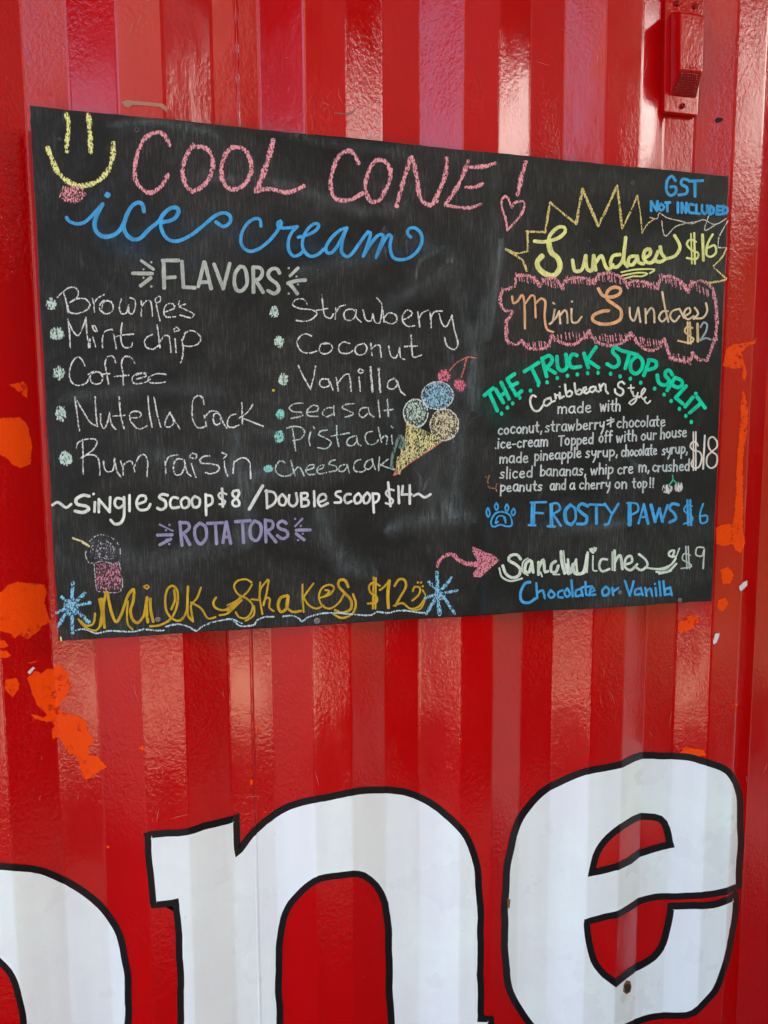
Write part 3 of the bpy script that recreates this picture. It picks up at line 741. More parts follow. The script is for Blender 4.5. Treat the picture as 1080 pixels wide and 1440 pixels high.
W('wiped_letter', 'smeared grey letter at the cone', (118, 140, 132), 'pen', 8, B2, 'w8 870,335 885,365 872,395;w5 855,345 828,420 815,490 812,530', thr=.34)

# ice cream cone
def ell(cx, cy, rx, ry, n=30, wob_=.03):
    return [(cx+rx*(1+rnd.uniform(-wob_, wob_))*math.cos(6.2832*i/n), cy+ry*(1+rnd.uniform(-wob_, wob_))*math.sin(6.2832*i/n)) for i in range(n)]
def cpx(x_, y_): return (CC[0]+x_/CC[2], CC[1]+y_/CC[2])
k = Ink(); pts = [cpx(*p) for p in ((300, 745), (400, 790), (520, 850), (660, 935), (500, 1050), (330, 1160), (175, 1290), (240, 1080), (285, 900))]
k.poly(pts, .45, .3)
for i in range(22):
    a_ = rnd.uniform(0, 1); b_ = rnd.uniform(.05, .95); x_ = 300+b_*(330-300*a_)-110*a_; y_ = 790+b_*120*(1-a_)+430*a_
    k.stroke([cpx(x_, y_-40), cpx(x_+rnd.uniform(-20, 20), y_+45)], 4, .40)
cone = k.build('cone_drawing', (222, 212, 150), 'chalk', 'ice cream cone with three scoops and two cherries in chalk')
W('cone_outline', None, (226, 112, 108), 'chalk', 2.0, CC, '300,745 293,900 245,1080 170,1285;660,938 500,1050 330,1160 195,1275', parent=cone)
for nm, (cx, cy, rx, ry), col, col2, t in (('blue_scoop', (612, 478, 158, 140), (156, 196, 216), (200, 210, 214), .42), ('green_scoop', (392, 655, 122, 142), (190, 208, 194), (206, 218, 210), .435), ('tan_scoop', (682, 772, 142, 158), (216, 204, 168), (216, 208, 186), .435)):
    k = Ink(); c = cpx(cx, cy); k.dot(c[0], c[1], rx/7.2, ry/7.2, t, 30, .04)
    e = ell(c[0], c[1], rx*.62/7.2, ry*.62/7.2, 14, .1); k.stroke(e+[e[0]], 4.5, t-.02)
    o = k.build(nm, col, 'chalk', None, cone)
    k = Ink(); e = ell(c[0], c[1], rx/7.2, ry/7.2, 26, .02); k.stroke(e+[e[0]], 2.2, .36); 
    k.build('scoop_outline', col2, 'chalk', None, cone)
for cx, cy in ((680, 275), (835, 372)):
    k = Ink(); c = cpx(cx, cy); k.dot(c[0], c[1], 9.6, 9.2, .42, 18, .08); e = ell(c[0], c[1], 5.6, 5.4, 10, .15); k.stroke(e+[e[0]], 3.5, .38)
    k.build('cherry', (226, 118, 138), 'chalk', None, cone)
W('cherry_stem', None, (214, 112, 96), 'chalk', 2.0, CC, '735,225 800,150 880,105 930,88 995,97;905,100 885,190 855,290', thr=.36, parent=cone)

W('chalk_line', 'white marker line Single scoop $8', CREAM[:2]+(228,), 'pen', 3.7, P1, '50,145 75,130 100,145 120,158 145,140;w4.6 235,100 205,95 170,115 175,140 220,150 235,165 205,182 165,175;265,130 263,178;@258,89,7;285,180 285,115;285,115 340,180;340,180 342,105;405,115 375,110 365,140 385,160 408,145;w4 412,105 412,200 395,235 365,240 345,220;440,95 440,175;478,140 520,125 520,100 490,100 475,135 490,168 530,165 545,140;'
  'w4.2 632,95 605,90 590,105 620,125 622,155 600,168 582,160;685,110 660,105 645,130 655,158 690,155;720,105 700,125 710,158 738,150 740,115 720,105;770,100 755,120 765,155 790,150 795,115 770,100;825,90 828,195;825,95 855,100 858,135 830,150;w3 930,90 905,80 890,95 900,112 925,125 920,140 895,140;908,62 912,152;990,70 965,75 962,95 990,120 995,145 970,150 960,130 985,105 995,85 990,70', split=8)
W('chalk_line', 'white marker line Double scoop $14', (232, 232, 226), 'pen', 3.5, P2, 'w4.6 105,48 38,165;125,70 128,160;120,75 160,80 175,110 160,140 128,158;205,90 188,110 192,140 215,145 225,115 205,90;240,95 238,135 260,150 280,130 275,85;300,85 302,150;300,85 330,85 330,105 305,115;305,115 335,120 335,145 302,152;365,75 368,150;390,130 425,115 420,90 395,95 385,125 400,150 435,135;500,75 480,78 475,95 500,110 500,130 470,132;550,90 530,90 518,110 530,135 555,125;590,85 570,105 575,135 598,130 605,105 590,85;635,82 615,105 620,135 640,130 650,100 635,82;662,85 668,182;662,88 692,90 690,120 668,135;w3 768,70 745,65 728,85 745,105 765,120 755,140 728,135;740,30 752,150;792,50 795,135;815,48 810,92;810,92 858,90;850,45 850,138;w3.4 870,98 895,88 925,106 955,90', split=8)
W('chalk_word', 'lilac capital word ROTATORS between ray marks', LIL, 'pen', 4.4, (0, 0, 1), 'w2.4 224.5,737.5 243,746.5;221.5,752.5 242,752;225,766 240,758;@238.5,738,1.7 233.5,745.5,1.6 234.5,758.5,1.6 238,765,1.6;w4.4 253,734 256,767;253,735 264,735.5 266,743 257,750.5;259,751 267,766;281,735.5 274,743 275,757 282,765 290,756 289,741 281,735.5;292,736 313,735;303,737 304.5,764.5;318,734 313.5,763;318.5,734 324.5,764;315,755 323,755;331,733.5 352,732;341,734 342.5,763;358,732.5 352,741 353,756 361,760 367,750 366,737 358,732.5;373,731 374,762;373,731.5 383,733.5 383,742 375,746.5;376,747 388,762;402.5,736 397,732.5 390.5,737 393,743 402.5,746.5 404.5,753.5 397,757.5 390,753;w2.8 425,729.5 415,740;416.5,745.5 436,745;416.5,750.5 427.5,759;@415,729.5,1.5 423,739.5,1.5 425.5,750.5,1.5 419,759.5,1.5')

# milkshake glass
k = Ink(); k.poly([(133.5, 791), (169.5, 791), (171, 829), (139, 831)], .50, .35)
for i in range(9): k.stroke([(136+i*4, 793+rnd.uniform(0, 4)), (138+i*3.9, 828)], 2.2, .455)
gl = k.build('milkshake_drawing', (205, 135, 152), 'chalk', 'small pink milkshake cup with white froth and yellow straw in chalk')
k = Ink(); k.dot(146, 773, 23, 17, .535, 24, .08)
e = [(125, 791), (120.5, 781), (122.5, 770), (128, 759), (140, 752), (157, 756), (167, 766), (169.5, 778), (168, 789), (157, 792), (143, 789), (132, 792), (125, 791)]
k.stroke(e, 2.0, .46); e2 = [(127, 782), (130, 768), (141, 760), (155, 764), (161, 776), (155, 786), (140, 783)]; k.stroke(e2, 2, .48)
k.stroke([(133, 778), (143, 770), (153, 776), (146, 784)], 2, .48)
k.stroke([(132.5, 792), (136, 830), (142, 832), (171, 829.5), (168, 791)], 1.6, .42)
k.build('froth', (196, 192, 198), 'chalk', None, gl)
W('straw', None, (226, 214, 156), 'chalk', 3.2, P1, '155,312 190,325 235,352', thr=.36, parent=gl)

W('chalk_line', 'gold marker word Milk', GOLD, 'pen', 2.8, M1, '278,250 288,300 292,345 285,395 262,425 225,420 188,395 162,362;w3 175,372 205,398 240,392 252,368 255,330;w5 290,250 296,330 286,395;w4 309,408 302,300 320,207 335,270 350,330 375,378 405,330 440,230 473,193 470,260 455,310 465,360 495,382 530,340 548,240;440,262 435,330 440,390 466,420;w4.2 548,240 545,310 552,378;w4 566,248 568,310 582,375;w2.4 530,180 548,192 560,180 548,170 533,176;'
  'w3.2 565,402 620,395 680,360 715,290 720,210 695,175 665,190 650,240 655,310 680,350 720,372 750,355 772,310;w3.4 700,200 705,250 685,305;w3.6 778,180 775,260 777,340 805,372;850,185 830,240 800,275 793,290 806,375;795,268 850,300 890,357 932,350;w3.2 935,240 920,270 935,300 985,310 1030,280 1072,240;955,340 1000,330 1080,255')
W('chalk_line', 'gold marker words Shakes $12', GOLD, 'pen', 2.7, M2, '110,95 85,80 45,88 30,115 50,150 90,170 115,200 105,240 80,260 50,252 38,232;0,200 40,180 90,140 112,105;0,225 30,200 60,165;122,205 120,245 82,272;150,95 148,160 160,240;185,82 155,120 145,165;110,172 150,176;165,200 178,150 190,85;165,190 180,165 195,172 192,210 212,226;w4 275,155 245,165 232,200 245,230 270,215 280,160;w3.4 278,160 272,205 300,230 338,225;345,105 345,160 350,230;395,100 365,140 345,170;350,165 375,200 410,215 440,200;425,165 470,150 490,120 470,105 435,120 420,160 435,200 470,215 510,190 535,150;w2.8 450,130 470,135 445,160;w3.8 555,115 540,85 515,85 510,110 540,145 567,175 567,215 530,235 495,222;w3 577,150 590,195 572,240 525,258 488,240;'
  'w2.8 700,110 670,95 650,115 660,145 685,160 685,185 645,192;672,72 668,215;682,76 680,215;700,130 720,115 745,85;w4.6 744,88 737,150 740,210;w3.2 768,110 790,80 815,85 820,115 795,160 772,202;765,202 805,190 840,215 880,205 908,168;852,135 860,115 885,120 880,150 850,178;w2.2 897,130 911,160 888,215 848,222;@875,95,5 890,95,5 898,112,5', split=12)
W('chalk_underline', 'wavy pale underline along the lower edge', (190, 214, 222), 'chalk', 2.6, M1, '145,425 200,418 260,442 330,428 400,430 470,432 530,420 590,425 640,425;652,405 720,390 780,405 825,428 850,408 900,385 960,370 1020,362 1080,385', thr=.38)
W('chalk_underline', None, (190, 214, 222), 'chalk', 2.6, M2, '30,275 60,295 120,290 140,265 180,252 212,252;255,250 300,248 330,262 342,275 370,255 430,238 500,235 560,240 620,245 660,245 690,230 740,235 780,225 830,225 870,232 912,235', thr=.38)
W('star_drawing', 'pale blue chalk star before Milk', PALE, 'chalk', 6.2, M1, 'w5.6 130,158 125,290 130,440;w6.4 72,240 120,285 222,380;w6 198,218 125,285 48,402;w5.4 225,270 125,292 42,325;@122,292,42,52', thr=.40)
st = W('star_drawing', 'pale blue and pink chalk star after $12', PALE, 'chalk', 6.0, M2, '963,50 966,140 975,240;w5.6 928,95 985,150 1042,235;w5.2 1030,75 975,140 915,238;w4.2 1055,132 985,145 908,165', thr=.40)
W('star_centre', None, (222, 180, 200), 'chalk', 5, M2, '@972,155,26,24', thr=.45, parent=st)
W('chalk_tick', None, YEL, 'pen', 2.2, M1, '62,464 66,482')

# right-hand side
W('burst_border', 'jagged yellow chalk burst round Sundaes', (226, 204, 128), 'chalk', 3.4, S1, '155,465 135,420 65,372;w3 65,372 110,390 155,382;158,380 160,340 158,296;155,296 235,298;w3.6 235,298 245,240 257,170;w3 257,170 310,215 370,262;w4 370,262 383,190 397,112;w4.4 397,112 430,190 465,270;w3.6 465,270 505,190 547,98;w3.6 547,98 560,200 568,280;w2.8 570,280 605,210 635,140;w2 635,140 648,220 655,302;w1.8 655,302 680,262 712,240;w2.6 970,455 1020,500;1020,500 1000,510 945,518;w2.6 1020,372 1000,410 965,445', thr=.37)
W('burst_border', 'thin white scribbled end of the jagged burst', (214, 208, 190), 'chalk', 1.7, S1, '690,235 720,240 730,215 760,235 820,250 870,262 920,245 970,265 1022,240;740,250 755,315 800,275 850,260 905,250;945,228 928,290 980,262;1028,250 990,320 985,365;985,365 1022,366', thr=.36)
W('chalk_word', 'yellow cursive word Sundaes', YEL, 'pen', 5.0, S1, 'w5 190,337 230,340 290,325 322,298 318,277 290,278 255,315 250,350;w7.4 252,345 262,385 290,410 300,450 275,485 235,478 205,450 203,425 222,402;w5 355,420 365,465 395,460 412,400;412,400 417,455 438,465 446,400;446,400 455,462;455,430 480,400 495,440 510,460 530,440;560,395 530,402 520,438 545,450 572,420 585,322;585,322 576,420 592,447;625,402 602,407 596,435 615,440 636,410;636,402 642,430 662,435;665,412 690,395 690,372 670,377 662,410 680,430 705,425 725,382;w5 735,362 740,390 755,412 735,427 705,420;w4.6 755,415 800,400 820,360 797,313')
W('chalk_underline', 'three yellow strokes under Sundaes', YEL, 'pen', 2.4, S1, '566,472 630,460 710,460 690,476;570,486 640,474 680,478 655,490;580,500 615,490 650,490', thr=.2)
W('chalk_price', 'yellow price $16', YEL, 'pen', 3.0, S1, '890,340 865,330 850,350 870,375 900,390 890,415 850,410;w2.2 868,305 872,435;882,302 885,435;w4.2 918,310 922,420;w3.2 962,308 940,350 935,395 955,405 977,385 970,355 945,365')
W('chalk_word', 'blue capitals GST', BLUE, 'pen', 4.2, S1, '800,75 785,55 765,75 762,120 780,140 802,125 800,102 780,102;855,72 832,68 826,90 850,105 848,130 815,137;860,77 918,75;885,78 885,143')
W('chalk_word', 'blue capitals NOT INCLUDED', BLUE, 'pen', 3.9, S1, '695,165 695,205;695,165 720,205;720,205 722,165;738,175 728,190 738,205 752,190 738,175;757,170 776,170;765,172 765,208;811,170 811,213;828,213 828,172;828,172 846,213;846,213 848,172;878,180 862,178 856,195 862,213 880,215;891,180 890,216;890,217 906,218;916,182 916,208 928,220 938,205 938,183;951,185 948,220;951,185 966,195 963,215 948,221;982,185 979,221;982,186 999,187;982,203 996,204;979,221 997,221;1008,185 1006,219;1008,185 1024,195 1022,213 1006,220', split=9)
W('cloud_border', 'pink scalloped chalk cloud round Mini Sundaes', PINK, 'chalk', 5.0, S2, '110,90 115,60 160,55 200,75 218,105;218,105 240,75 285,70 320,115;322,115 330,80 390,65 440,75 462,90;464,90 480,55 530,45 590,70 610,110;612,108 630,80 700,90 745,115;747,113 760,65 800,60 850,85 880,132;882,130 890,95 940,80 985,110 1000,160 1010,230 1005,310 985,380 965,435;963,435 925,430 900,400;898,402 890,435 840,435 800,415 775,340;772,340 740,385 690,385 650,350 627,312;623,312 600,345 560,365 500,365 450,330 440,302;438,302 410,340 360,365 300,350 274,325;270,325 250,375 190,385 150,365 140,347;136,347 110,365 75,350 65,310 70,262;70,258 90,235 95,215 60,210 40,170 50,130 80,115 108,102', thr=.41)
# short comb marks that make the border bristly
k = Ink()
for (x0, y0, x1, y1, n) in ((110, 60, 200, 75, 9), (230, 80, 310, 95, 8), (335, 72, 455, 80, 12), (475, 60, 600, 80, 13), (620, 85, 740, 100, 10), (755, 62, 870, 110, 12), (890, 90, 1000, 150, 9), (1003, 170, 1003, 330, 14), (280, 335, 430, 320, 10), (460, 340, 620, 330, 14), (640, 345, 770, 360, 12), (790, 415, 890, 435, 9), (150, 372, 260, 365, 10), (45, 130, 45, 190, 5), (70, 270, 75, 345, 6)):
    for i in range(n):
        t = i/(n-1); x_ = x0+(x1-x0)*t+rnd.uniform(-4, 4); y_ = y0+(y1-y0)*t+rnd.uniform(-5, 5)
        k.stroke([(S2[0]+x_/S2[2], S2[1]+(y_-14)/S2[2]), (S2[0]+(x_+4)/S2[2], S2[1]+(y_+16)/S2[2])], 1.8, .40)
k.build('cloud_bristles', PINK, 'chalk')
W('chalk_word', 'orange and cream cursive words Mini Sundaes', ORG, 'pen', 3.2, S2, '95,150 100,180 120,170 140,143 150,180 152,292;w2.8 155,180 180,145 195,150 200,243;200,180 225,158 243,172 240,240 250,295 278,308;w4.6 480,115 500,145 540,152 575,137 578,115 550,108 522,125 518,160 550,185 580,210 578,250 540,270 490,272 455,255 460,232 500,215 525,213')
W('chalk_word', None, (236, 208, 168), 'pen', 2.8, S2, '285,208 275,262 262,272;278,178 283,182;275,260 290,245 305,215;305,215 310,270;308,235 330,210 340,225 342,268;360,205 362,262 385,265 405,240;@362,172,5;620,200 622,240 640,257 657,200;658,200 667,263;690,205 692,268;692,230 715,200 728,215 730,265;790,215 765,217 750,245 765,262 788,240;765,130 775,190 792,262;840,205 810,215 800,240 820,262 842,237;842,205 862,245;865,238 890,220 885,200 868,210 862,235 880,252 905,237;910,200 925,225 905,250;905,247 945,245 965,215 960,180')
W('chalk_price', 'cream price $12 with grey 2', (240, 206, 150), 'pen', 2.6, S2, '900,290 875,285 865,305 885,325 905,340 890,357 835,347;878,265 880,360;888,265 892,360;w3.6 922,272 924,350')
W('chalk_price', None, (170, 182, 190), 'pen', 2.6, S2, '935,287 950,265 965,275 960,305 935,345;935,345 960,335 980,342')
W('chalk_word', 'teal arched words THE TRUCK STOP SPLIT', TEAL, 'pen', 5.3, (0, 0, 1), '681,556 693,546;687,551 699,577.5;696.5,547.5 707.5,566;704.5,538 715.5,561;702,557 711.5,552;713,533.5 725.5,556;713,533 723,526;717.5,543.5 727,538.5;726.5,556 733,550;'
  '737,522.5 757,510;747,516.5 757.5,538.5;762,504 768.5,529.5;762,505 772,500 776.5,506.5 771.5,514.5 766,517;768,517 780.5,524.5;783,501.5 784.5,517 791,521.5 797,516 795.5,498.5;811,500 805,498 800,507 804,516.5 816,515.5;821,497 827,517;838,488 825.5,506;825.5,506.5 841.5,517;'
  '871,491.5 864,488.5 861.5,495.5 869,503.5 869.5,512.5 862.5,516.5 853.5,512;873.5,493 896,499;885,497 879,518;893.5,502 887,509 887,521 894,525.5 901.5,519 903.5,508.5 898.5,501.5 893.5,502;913,506 905,528;912,506 922,508.5 921.5,516.5 911.5,520;'
  '945,527 941,521 936,522 935.5,528.5 940.5,534.5 938,540.5 931.5,541.5 925.5,537 924,527.5;948,532 938,549;949,531 957.5,535 959,541 953,545 946,542;964.5,543 950,559;950,559.5 959.5,567.5;974,558.5 963,572;@978,553.5,2.6;980,558.5 991,573.5;986,566.5 969.5,580.5', jit=.06)
k = Ink()
for (x_, y_) in ((135, 335), (160, 310), (182, 292), (212, 268), (257, 238), (290, 215), (327, 203), (370, 185), (413, 175), (455, 170), (498, 165), (542, 163), (595, 167), (635, 178), (678, 188), (722, 205), (780, 230), (820, 255), (850, 282), (885, 315), (912, 345), (935, 370)):
    k.dot(660+x_/3, 470+y_/3, 2.5, 3.0, .1, 12, .06)
k.build('dotted_arc', TEAL, 'pen', 'row of teal dots under the arched words')
W('chalk_word', 'white cursive words Caribbean Style', (236, 238, 226), 'pen', 3.0, B5, '438,228 412,215 392,250 397,300 425,345 465,345 500,300;550,240 515,255 505,290 530,305 562,280;560,235 575,272 598,262;600,205 607,242;605,218 630,212 640,245 660,235;w2.6 @640,143,7;640,195 650,235 675,225;685,125 692,190 702,225 735,220 745,190 725,175 700,195;765,115 772,170 782,205 815,205 830,175 805,165 785,185;840,185 865,165 862,147 840,155 840,190 865,200 890,182;925,142 900,150 890,180 915,190 940,165;940,145 950,180 970,185;975,125 985,175;982,155 1010,117 1025,125 1030,180 1047,200;'
  'w3 1185,118 1165,100 1135,115 1135,145 1170,165 1175,195 1150,218 1108,192 1105,165;w2.3 1240,130 1243,185 1258,205;w2.3 1218,155 1265,152;w2.3 1255,185 1262,225 1285,222 1300,195;w2.3 1300,195 1285,260 1245,295 1225,280 1262,250 1310,225;w2.3 1310,235 1345,200 1365,165 1355,155 1335,180 1330,230 1350,250;w2.3 1355,245 1372,228 1358,240 1358,265 1382,285 1405,262')

# single-line print alphabet for the small recipe text (unit: x-height = 1, baseline 0, ascender 1.75, descender -.7)
GL = {'a': (.8, '.7,1 .3,1.02 .05,.65 .1,.15 .4,0 .65,.35 .7,.95;.7,1 .7,.3 .82,0'), 'b': (.75, '.08,1.75 .08,0;.08,.7 .4,1 .7,.75 .65,.2 .35,0 .08,.2'), 'c': (.7, '.65,.85 .35,1 .08,.65 .12,.2 .4,0 .66,.15'),
 'd': (.8, '.68,.8 .35,1 .08,.65 .12,.15 .4,0 .68,.3;.7,1.75 .7,0'), 'e': (.75, '.08,.5 .65,.6 .55,.95 .25,.95 .06,.5 .2,.08 .45,0 .68,.15'), 'f': (.55, '.55,1.6 .35,1.75 .22,1.5 .22,0;0,1 .5,1'), 'h': (.75, '.08,1.75 .08,0;.08,.65 .4,1 .65,.8 .67,0'),
 'i': (.22, '.1,1 .1,0;.1,1.42 .12,1.38'), 'l': (.22, '.1,1.75 .1,0'), 'm': (1.15, '.06,1 .06,0;.06,.65 .3,1 .52,.8 .52,0;.52,.65 .8,1 1.05,.8 1.07,0'), 'n': (.75, '.06,1 .06,0;.06,.65 .38,1 .64,.8 .66,0'),
 'o': (.78, '.4,1 .1,.75 .1,.25 .38,0 .68,.25 .68,.75 .4,1'), 'p': (.75, '.08,1 .08,-.75;.08,.7 .4,1 .7,.75 .65,.25 .35,0 .08,.2'), 'r': (.55, '.08,1 .08,0;.08,.6 .3,.98 .52,.92'), 's': (.65, '.58,.88 .3,1 .1,.78 .3,.55 .55,.35 .45,.05 .05,.1'),
 't': (.6, '.28,1.6 .28,.2 .5,.02;.02,1.05 .55,1.05'), 'u': (.75, '.06,1 .08,.25 .35,0 .62,.3;.66,1 .66,0'), 'w': (1.0, '.04,1 .24,0;.24,0 .48,.85;.48,.85 .7,0;.7,0 .94,1'), 'y': (.7, '.06,1 .1,.45 .35,.3 .62,.6;.65,1 .6,0 .3,-.75'),
 'T': (.85, '0,1.6 .85,1.62;.42,1.6 .42,0'), ',': (.25, '.15,.15 .05,-.3'), '.': (.2, '.1,.08 .12,.04'), '-': (.5, '.05,.5 .45,.52'), '!': (.25, '.12,1.6 .12,.45;.12,.1 .13,.05'), '+': (.75, '.45,1.6 .45,.2;.05,1.2 .75,1.3;.1,.6 .75,1.0'), ' ': (.4, '')}
def text_line(label, words, col=DULL, wd=2.25, xh=9.0, kind='pen', thr=.2):
    for (t, x0, y0, x1, y1) in words:
        k = Ink()
        adv = sum(GL[c][0] for c in t)+.22*(len(t)-1); sc = (x1-x0)/adv; cur = 0
        for c in t:
            jx, jy, js = rnd.uniform(-.3, .3), rnd.uniform(-.45, .45), rnd.uniform(.93, 1.07)
            for st_ in GL[c][1].split(';'):
                if not st_: continue
                q = []
                for a, b in P(st_):
                    X = x0+(cur+a)*sc+b*.4; Y = y0+(y1-y0)*(X-x0)/max(1, x1-x0)-b*xh*js
                    q.append((X+jx, Y+jy))
                k.stroke(q, wd, thr, .12, step=1.8)
            cur += GL[c][0]+.22
        k.build('chalk_word', col, kind)
text_line('small white words made with', [('made', 784, 581, 831, 580), ('with', 843, 578.5, 872, 577.5)], (222, 226, 220), 2.2, 9.5)
text_line('small text line coconut strawberry + chocolate', [('coconut,', 700, 611, 762, 607.5), ('strawberry', 766, 607.5, 849, 603), ('+', 852, 602, 862, 601), ('chocolate', 867, 602, 935, 599)], xh=9)
text_line('small text line ice-cream Topped off with our house', [('.ice-cream', 696, 631, 770, 627), ('Topped', 785, 627, 834, 623.5), ('off', 842, 622.5, 860, 621.5), ('with', 866, 622, 895, 620), ('our', 901, 619.5, 922, 618), ('house', 928, 617.5, 965, 613.5)], xh=9)
text_line('small text line made pineapple syrup, chocolate syrup,', [('made', 702, 651.5, 742, 650), ('pineapple', 751, 648, 817, 643), ('syrup,', 823, 643.5, 868, 641), ('chocolate', 873, 642, 923, 639.5), ('syrup,', 930, 639.5, 966, 637)], xh=8.6)
text_line('small text line sliced bananas, whip cream, crushed', [('sliced', 702, 673, 748, 671), ('bananas,', 759, 669.5, 824, 668), ('whip', 830, 667.5, 862, 665.5), ('cre', 868, 666.5, 890, 665), ('m,', 898, 663.5, 913, 663), ('crushed', 917, 663.5, 969, 661.5)], xh=9)
text_line('small text line peanuts and a cherry on top!!', [('peanuts', 703, 691, 762, 690), ('and', 773, 689, 795, 688.5), ('a', 801, 688.5, 808, 688), ('cherry', 814, 688, 857, 686.5), ('on', 864, 687, 881, 686.5), ('top', 889, 686.5, 909, 685.5), ('!!', 913, 686, 919, 685.5)], xh=8.6)
W('chalk_line', 'faint orange squiggle before peanuts', (206, 140, 112), 'chalk', 2.0, B5, '5,905 55,903 52,880 35,930 40,990 60,997 98,1000 112,962 150,965;112,1040 103,1005', thr=.44)
ch = W('cherries_drawing', 'two small white cherries on teal stems', (226, 222, 214), 'pen', 3, B6, '@530,1005,44,41 624,990,41,43', thr=.36)
W('cherry_stem', None, (70, 186, 160), 'pen', 1.8, B6, '545,970 575,930 572,890;575,925 615,965', parent=ch)
W('chalk_price', 'tall thin cream price $18', (240, 226, 214), 'pen', 2.4, B6, '787,640 770,610 735,615 722,650 750,680 800,692 820,740 795,820 748,827 730,790 750,752;w2 748,525 748,848;768,525 768,845;w2.6 845,555 830,835;w2.4 945,600 915,567 882,580 875,640 900,688 945,722 942,800 900,830 862,800 865,732 905,690 947,650 945,600')
W('chalk_line', 'blue capitals FROSTY PAWS $6', BLUE, 'pen', 3.2, F, 'w3.8 265,52 262,143;w2.6 275,55 272,143;w3 258,50 323,48;262,92 310,95;250,145 278,146;w5 345,62 346,148;w3 340,58 370,53 382,78 352,98;352,98 385,148;330,150 360,151;w5 425,60 404,85 407,130 428,143;w3.6 428,143 447,120 444,75 425,60;w4.4 498,65 472,55 457,75 475,95 495,112 488,138 455,140;w3.4 506,58 566,60;w4.2 535,62 535,138;w3.4 570,55 596,92;w3.2 628,55 598,105 585,140 570,143;w6 675,55 675,142;w3 665,52 705,55 710,85 680,102;w3 735,58 712,138;w4.2 735,58 752,138;720,112 745,110;w4.6 765,60 782,130;w3.6 782,130 800,75;w4.2 800,75 813,130;813,130 835,60;w4 882,60 855,55 843,75 862,95 870,118 843,133;w2.3 938,65 915,60 905,85 935,105 940,125 903,140;918,40 922,145;930,40 934,145;w2.6 985,55 972,95 975,135 1000,130 1000,105 978,107', split=9)
W('paw_drawing', 'blue paw print drawing', BLUE, 'pen', 2.4, F, '95,150 90,130 110,95 145,90 172,107 178,145 155,150 130,143 105,152 95,150;w1.8 108,137 116,113 130,105 150,112 152,132;112,137 120,130;145,112 152,135;w2.2 78,72 70,88 78,112 86,95 78,72;113,52 105,66 113,82 121,68 113,52;157,57 149,72 157,88 165,72 157,57;186,75 176,90 183,105 193,90 186,75')
W('chalk_word', 'pale green cursive word Sandwiches with looped tail', (222, 232, 212), 'pen', 4.2, G, '592,207 570,180 530,185 518,215 560,240 590,272 580,312 540,325 500,300 480,250;w2.6 458,265 475,320 530,346 600,330;w4.4 652,215 628,232 620,282 645,290 662,240;662,222 672,290;w2 640,202 610,225 605,285 640,310;w4.2 707,228 707,305;w4.2 710,262 737,212 747,290 765,285;w2 730,318 720,290;w4.2 815,222 790,240 787,285 815,290 832,250;w4.4 850,160 855,230 872,297;w1.8 866,155 872,225 884,290;w2 840,305 800,305;w4 885,242 897,302 925,240;925,240 937,297 990,290 1015,180')
W('chalk_word', None, (222, 232, 212), 'pen', 3.1, F, 'w3.4 415,290 425,348 450,290;450,290 457,348 490,340 498,260;w1.8 502,262 496,345;w2.2 521,275 521,335 537,338;521,252 515,244 508,246 512,254 521,262 530,252 534,243 526,240 521,250;w3.4 580,290 557,290 547,318 560,340 590,330;w3.6 612,252 612,335;w4 612,302 635,272 645,330;w1.8 602,258 602,335;w3.5 655,312 685,300 680,275 660,285 655,320 680,335 707,310;w3.4 715,268 742,290 750,315 725,335 705,325;w2.8 748,325 800,330 850,312 870,285;865,277 842,275 844,257 864,252 855,280;w2 885,243 865,290 830,330 790,332;788,342 835,342 872,308;800,350 850,337')
W('chalk_price', 'thin pale price $9', (206, 214, 200), 'pen', 2.0, F, '930,272 905,265 898,290 925,305 936,320 892,328;912,235 917,328;922,235 927,328;w2.2 987,240 960,240 955,270 980,275 990,245 988,280 985,328')
W('chalk_line', 'blue line Chocolate or Vanilla', BLUE, 'pen', 3.2, F, 'w4 255,386 235,390 215,430 220,465 250,472 277,455;282,390 285,453;288,430 308,420 318,453;342,420 332,440 345,452 360,438 342,420;392,420 374,428 374,448 393,450;412,412 400,430 410,448 424,435 412,412;430,378 435,446;468,415 450,420 448,445 468,440;470,412 477,443;489,385 492,438 506,440;475,407 516,403;508,428 528,420 522,408 510,415 508,438 530,438;w3.6 575,405 560,420 565,442 585,435 588,417 575,405;602,410 605,440;605,425 627,410;655,380 675,443;675,443 692,382;722,412 700,417 698,438 720,435;722,410 730,440;741,410 746,443;745,425 762,412 770,443;784,410 787,443;@782,393,5;800,383 805,441;817,382 823,440;846,410 826,415 826,438 843,435;846,407 852,440', split=7)
ar = Ink()
ar.stroke(P('70,248 85,208 125,182 165,180 200,212 250,235 315,240', 600, 740, 4.5), 7.2, .385, .2, (.6, 1.15))
ar.poly(P('290,128 330,145 375,165 420,180 462,213 420,250 380,285 340,322 295,320 292,295 318,270 330,240 315,215 300,185 288,160', 600, 740, 4.5), .40, .3)
ar.build('arrow_drawing', (230, 140, 152), 'chalk', 'pink chalk arrow pointing at Sandwiches')

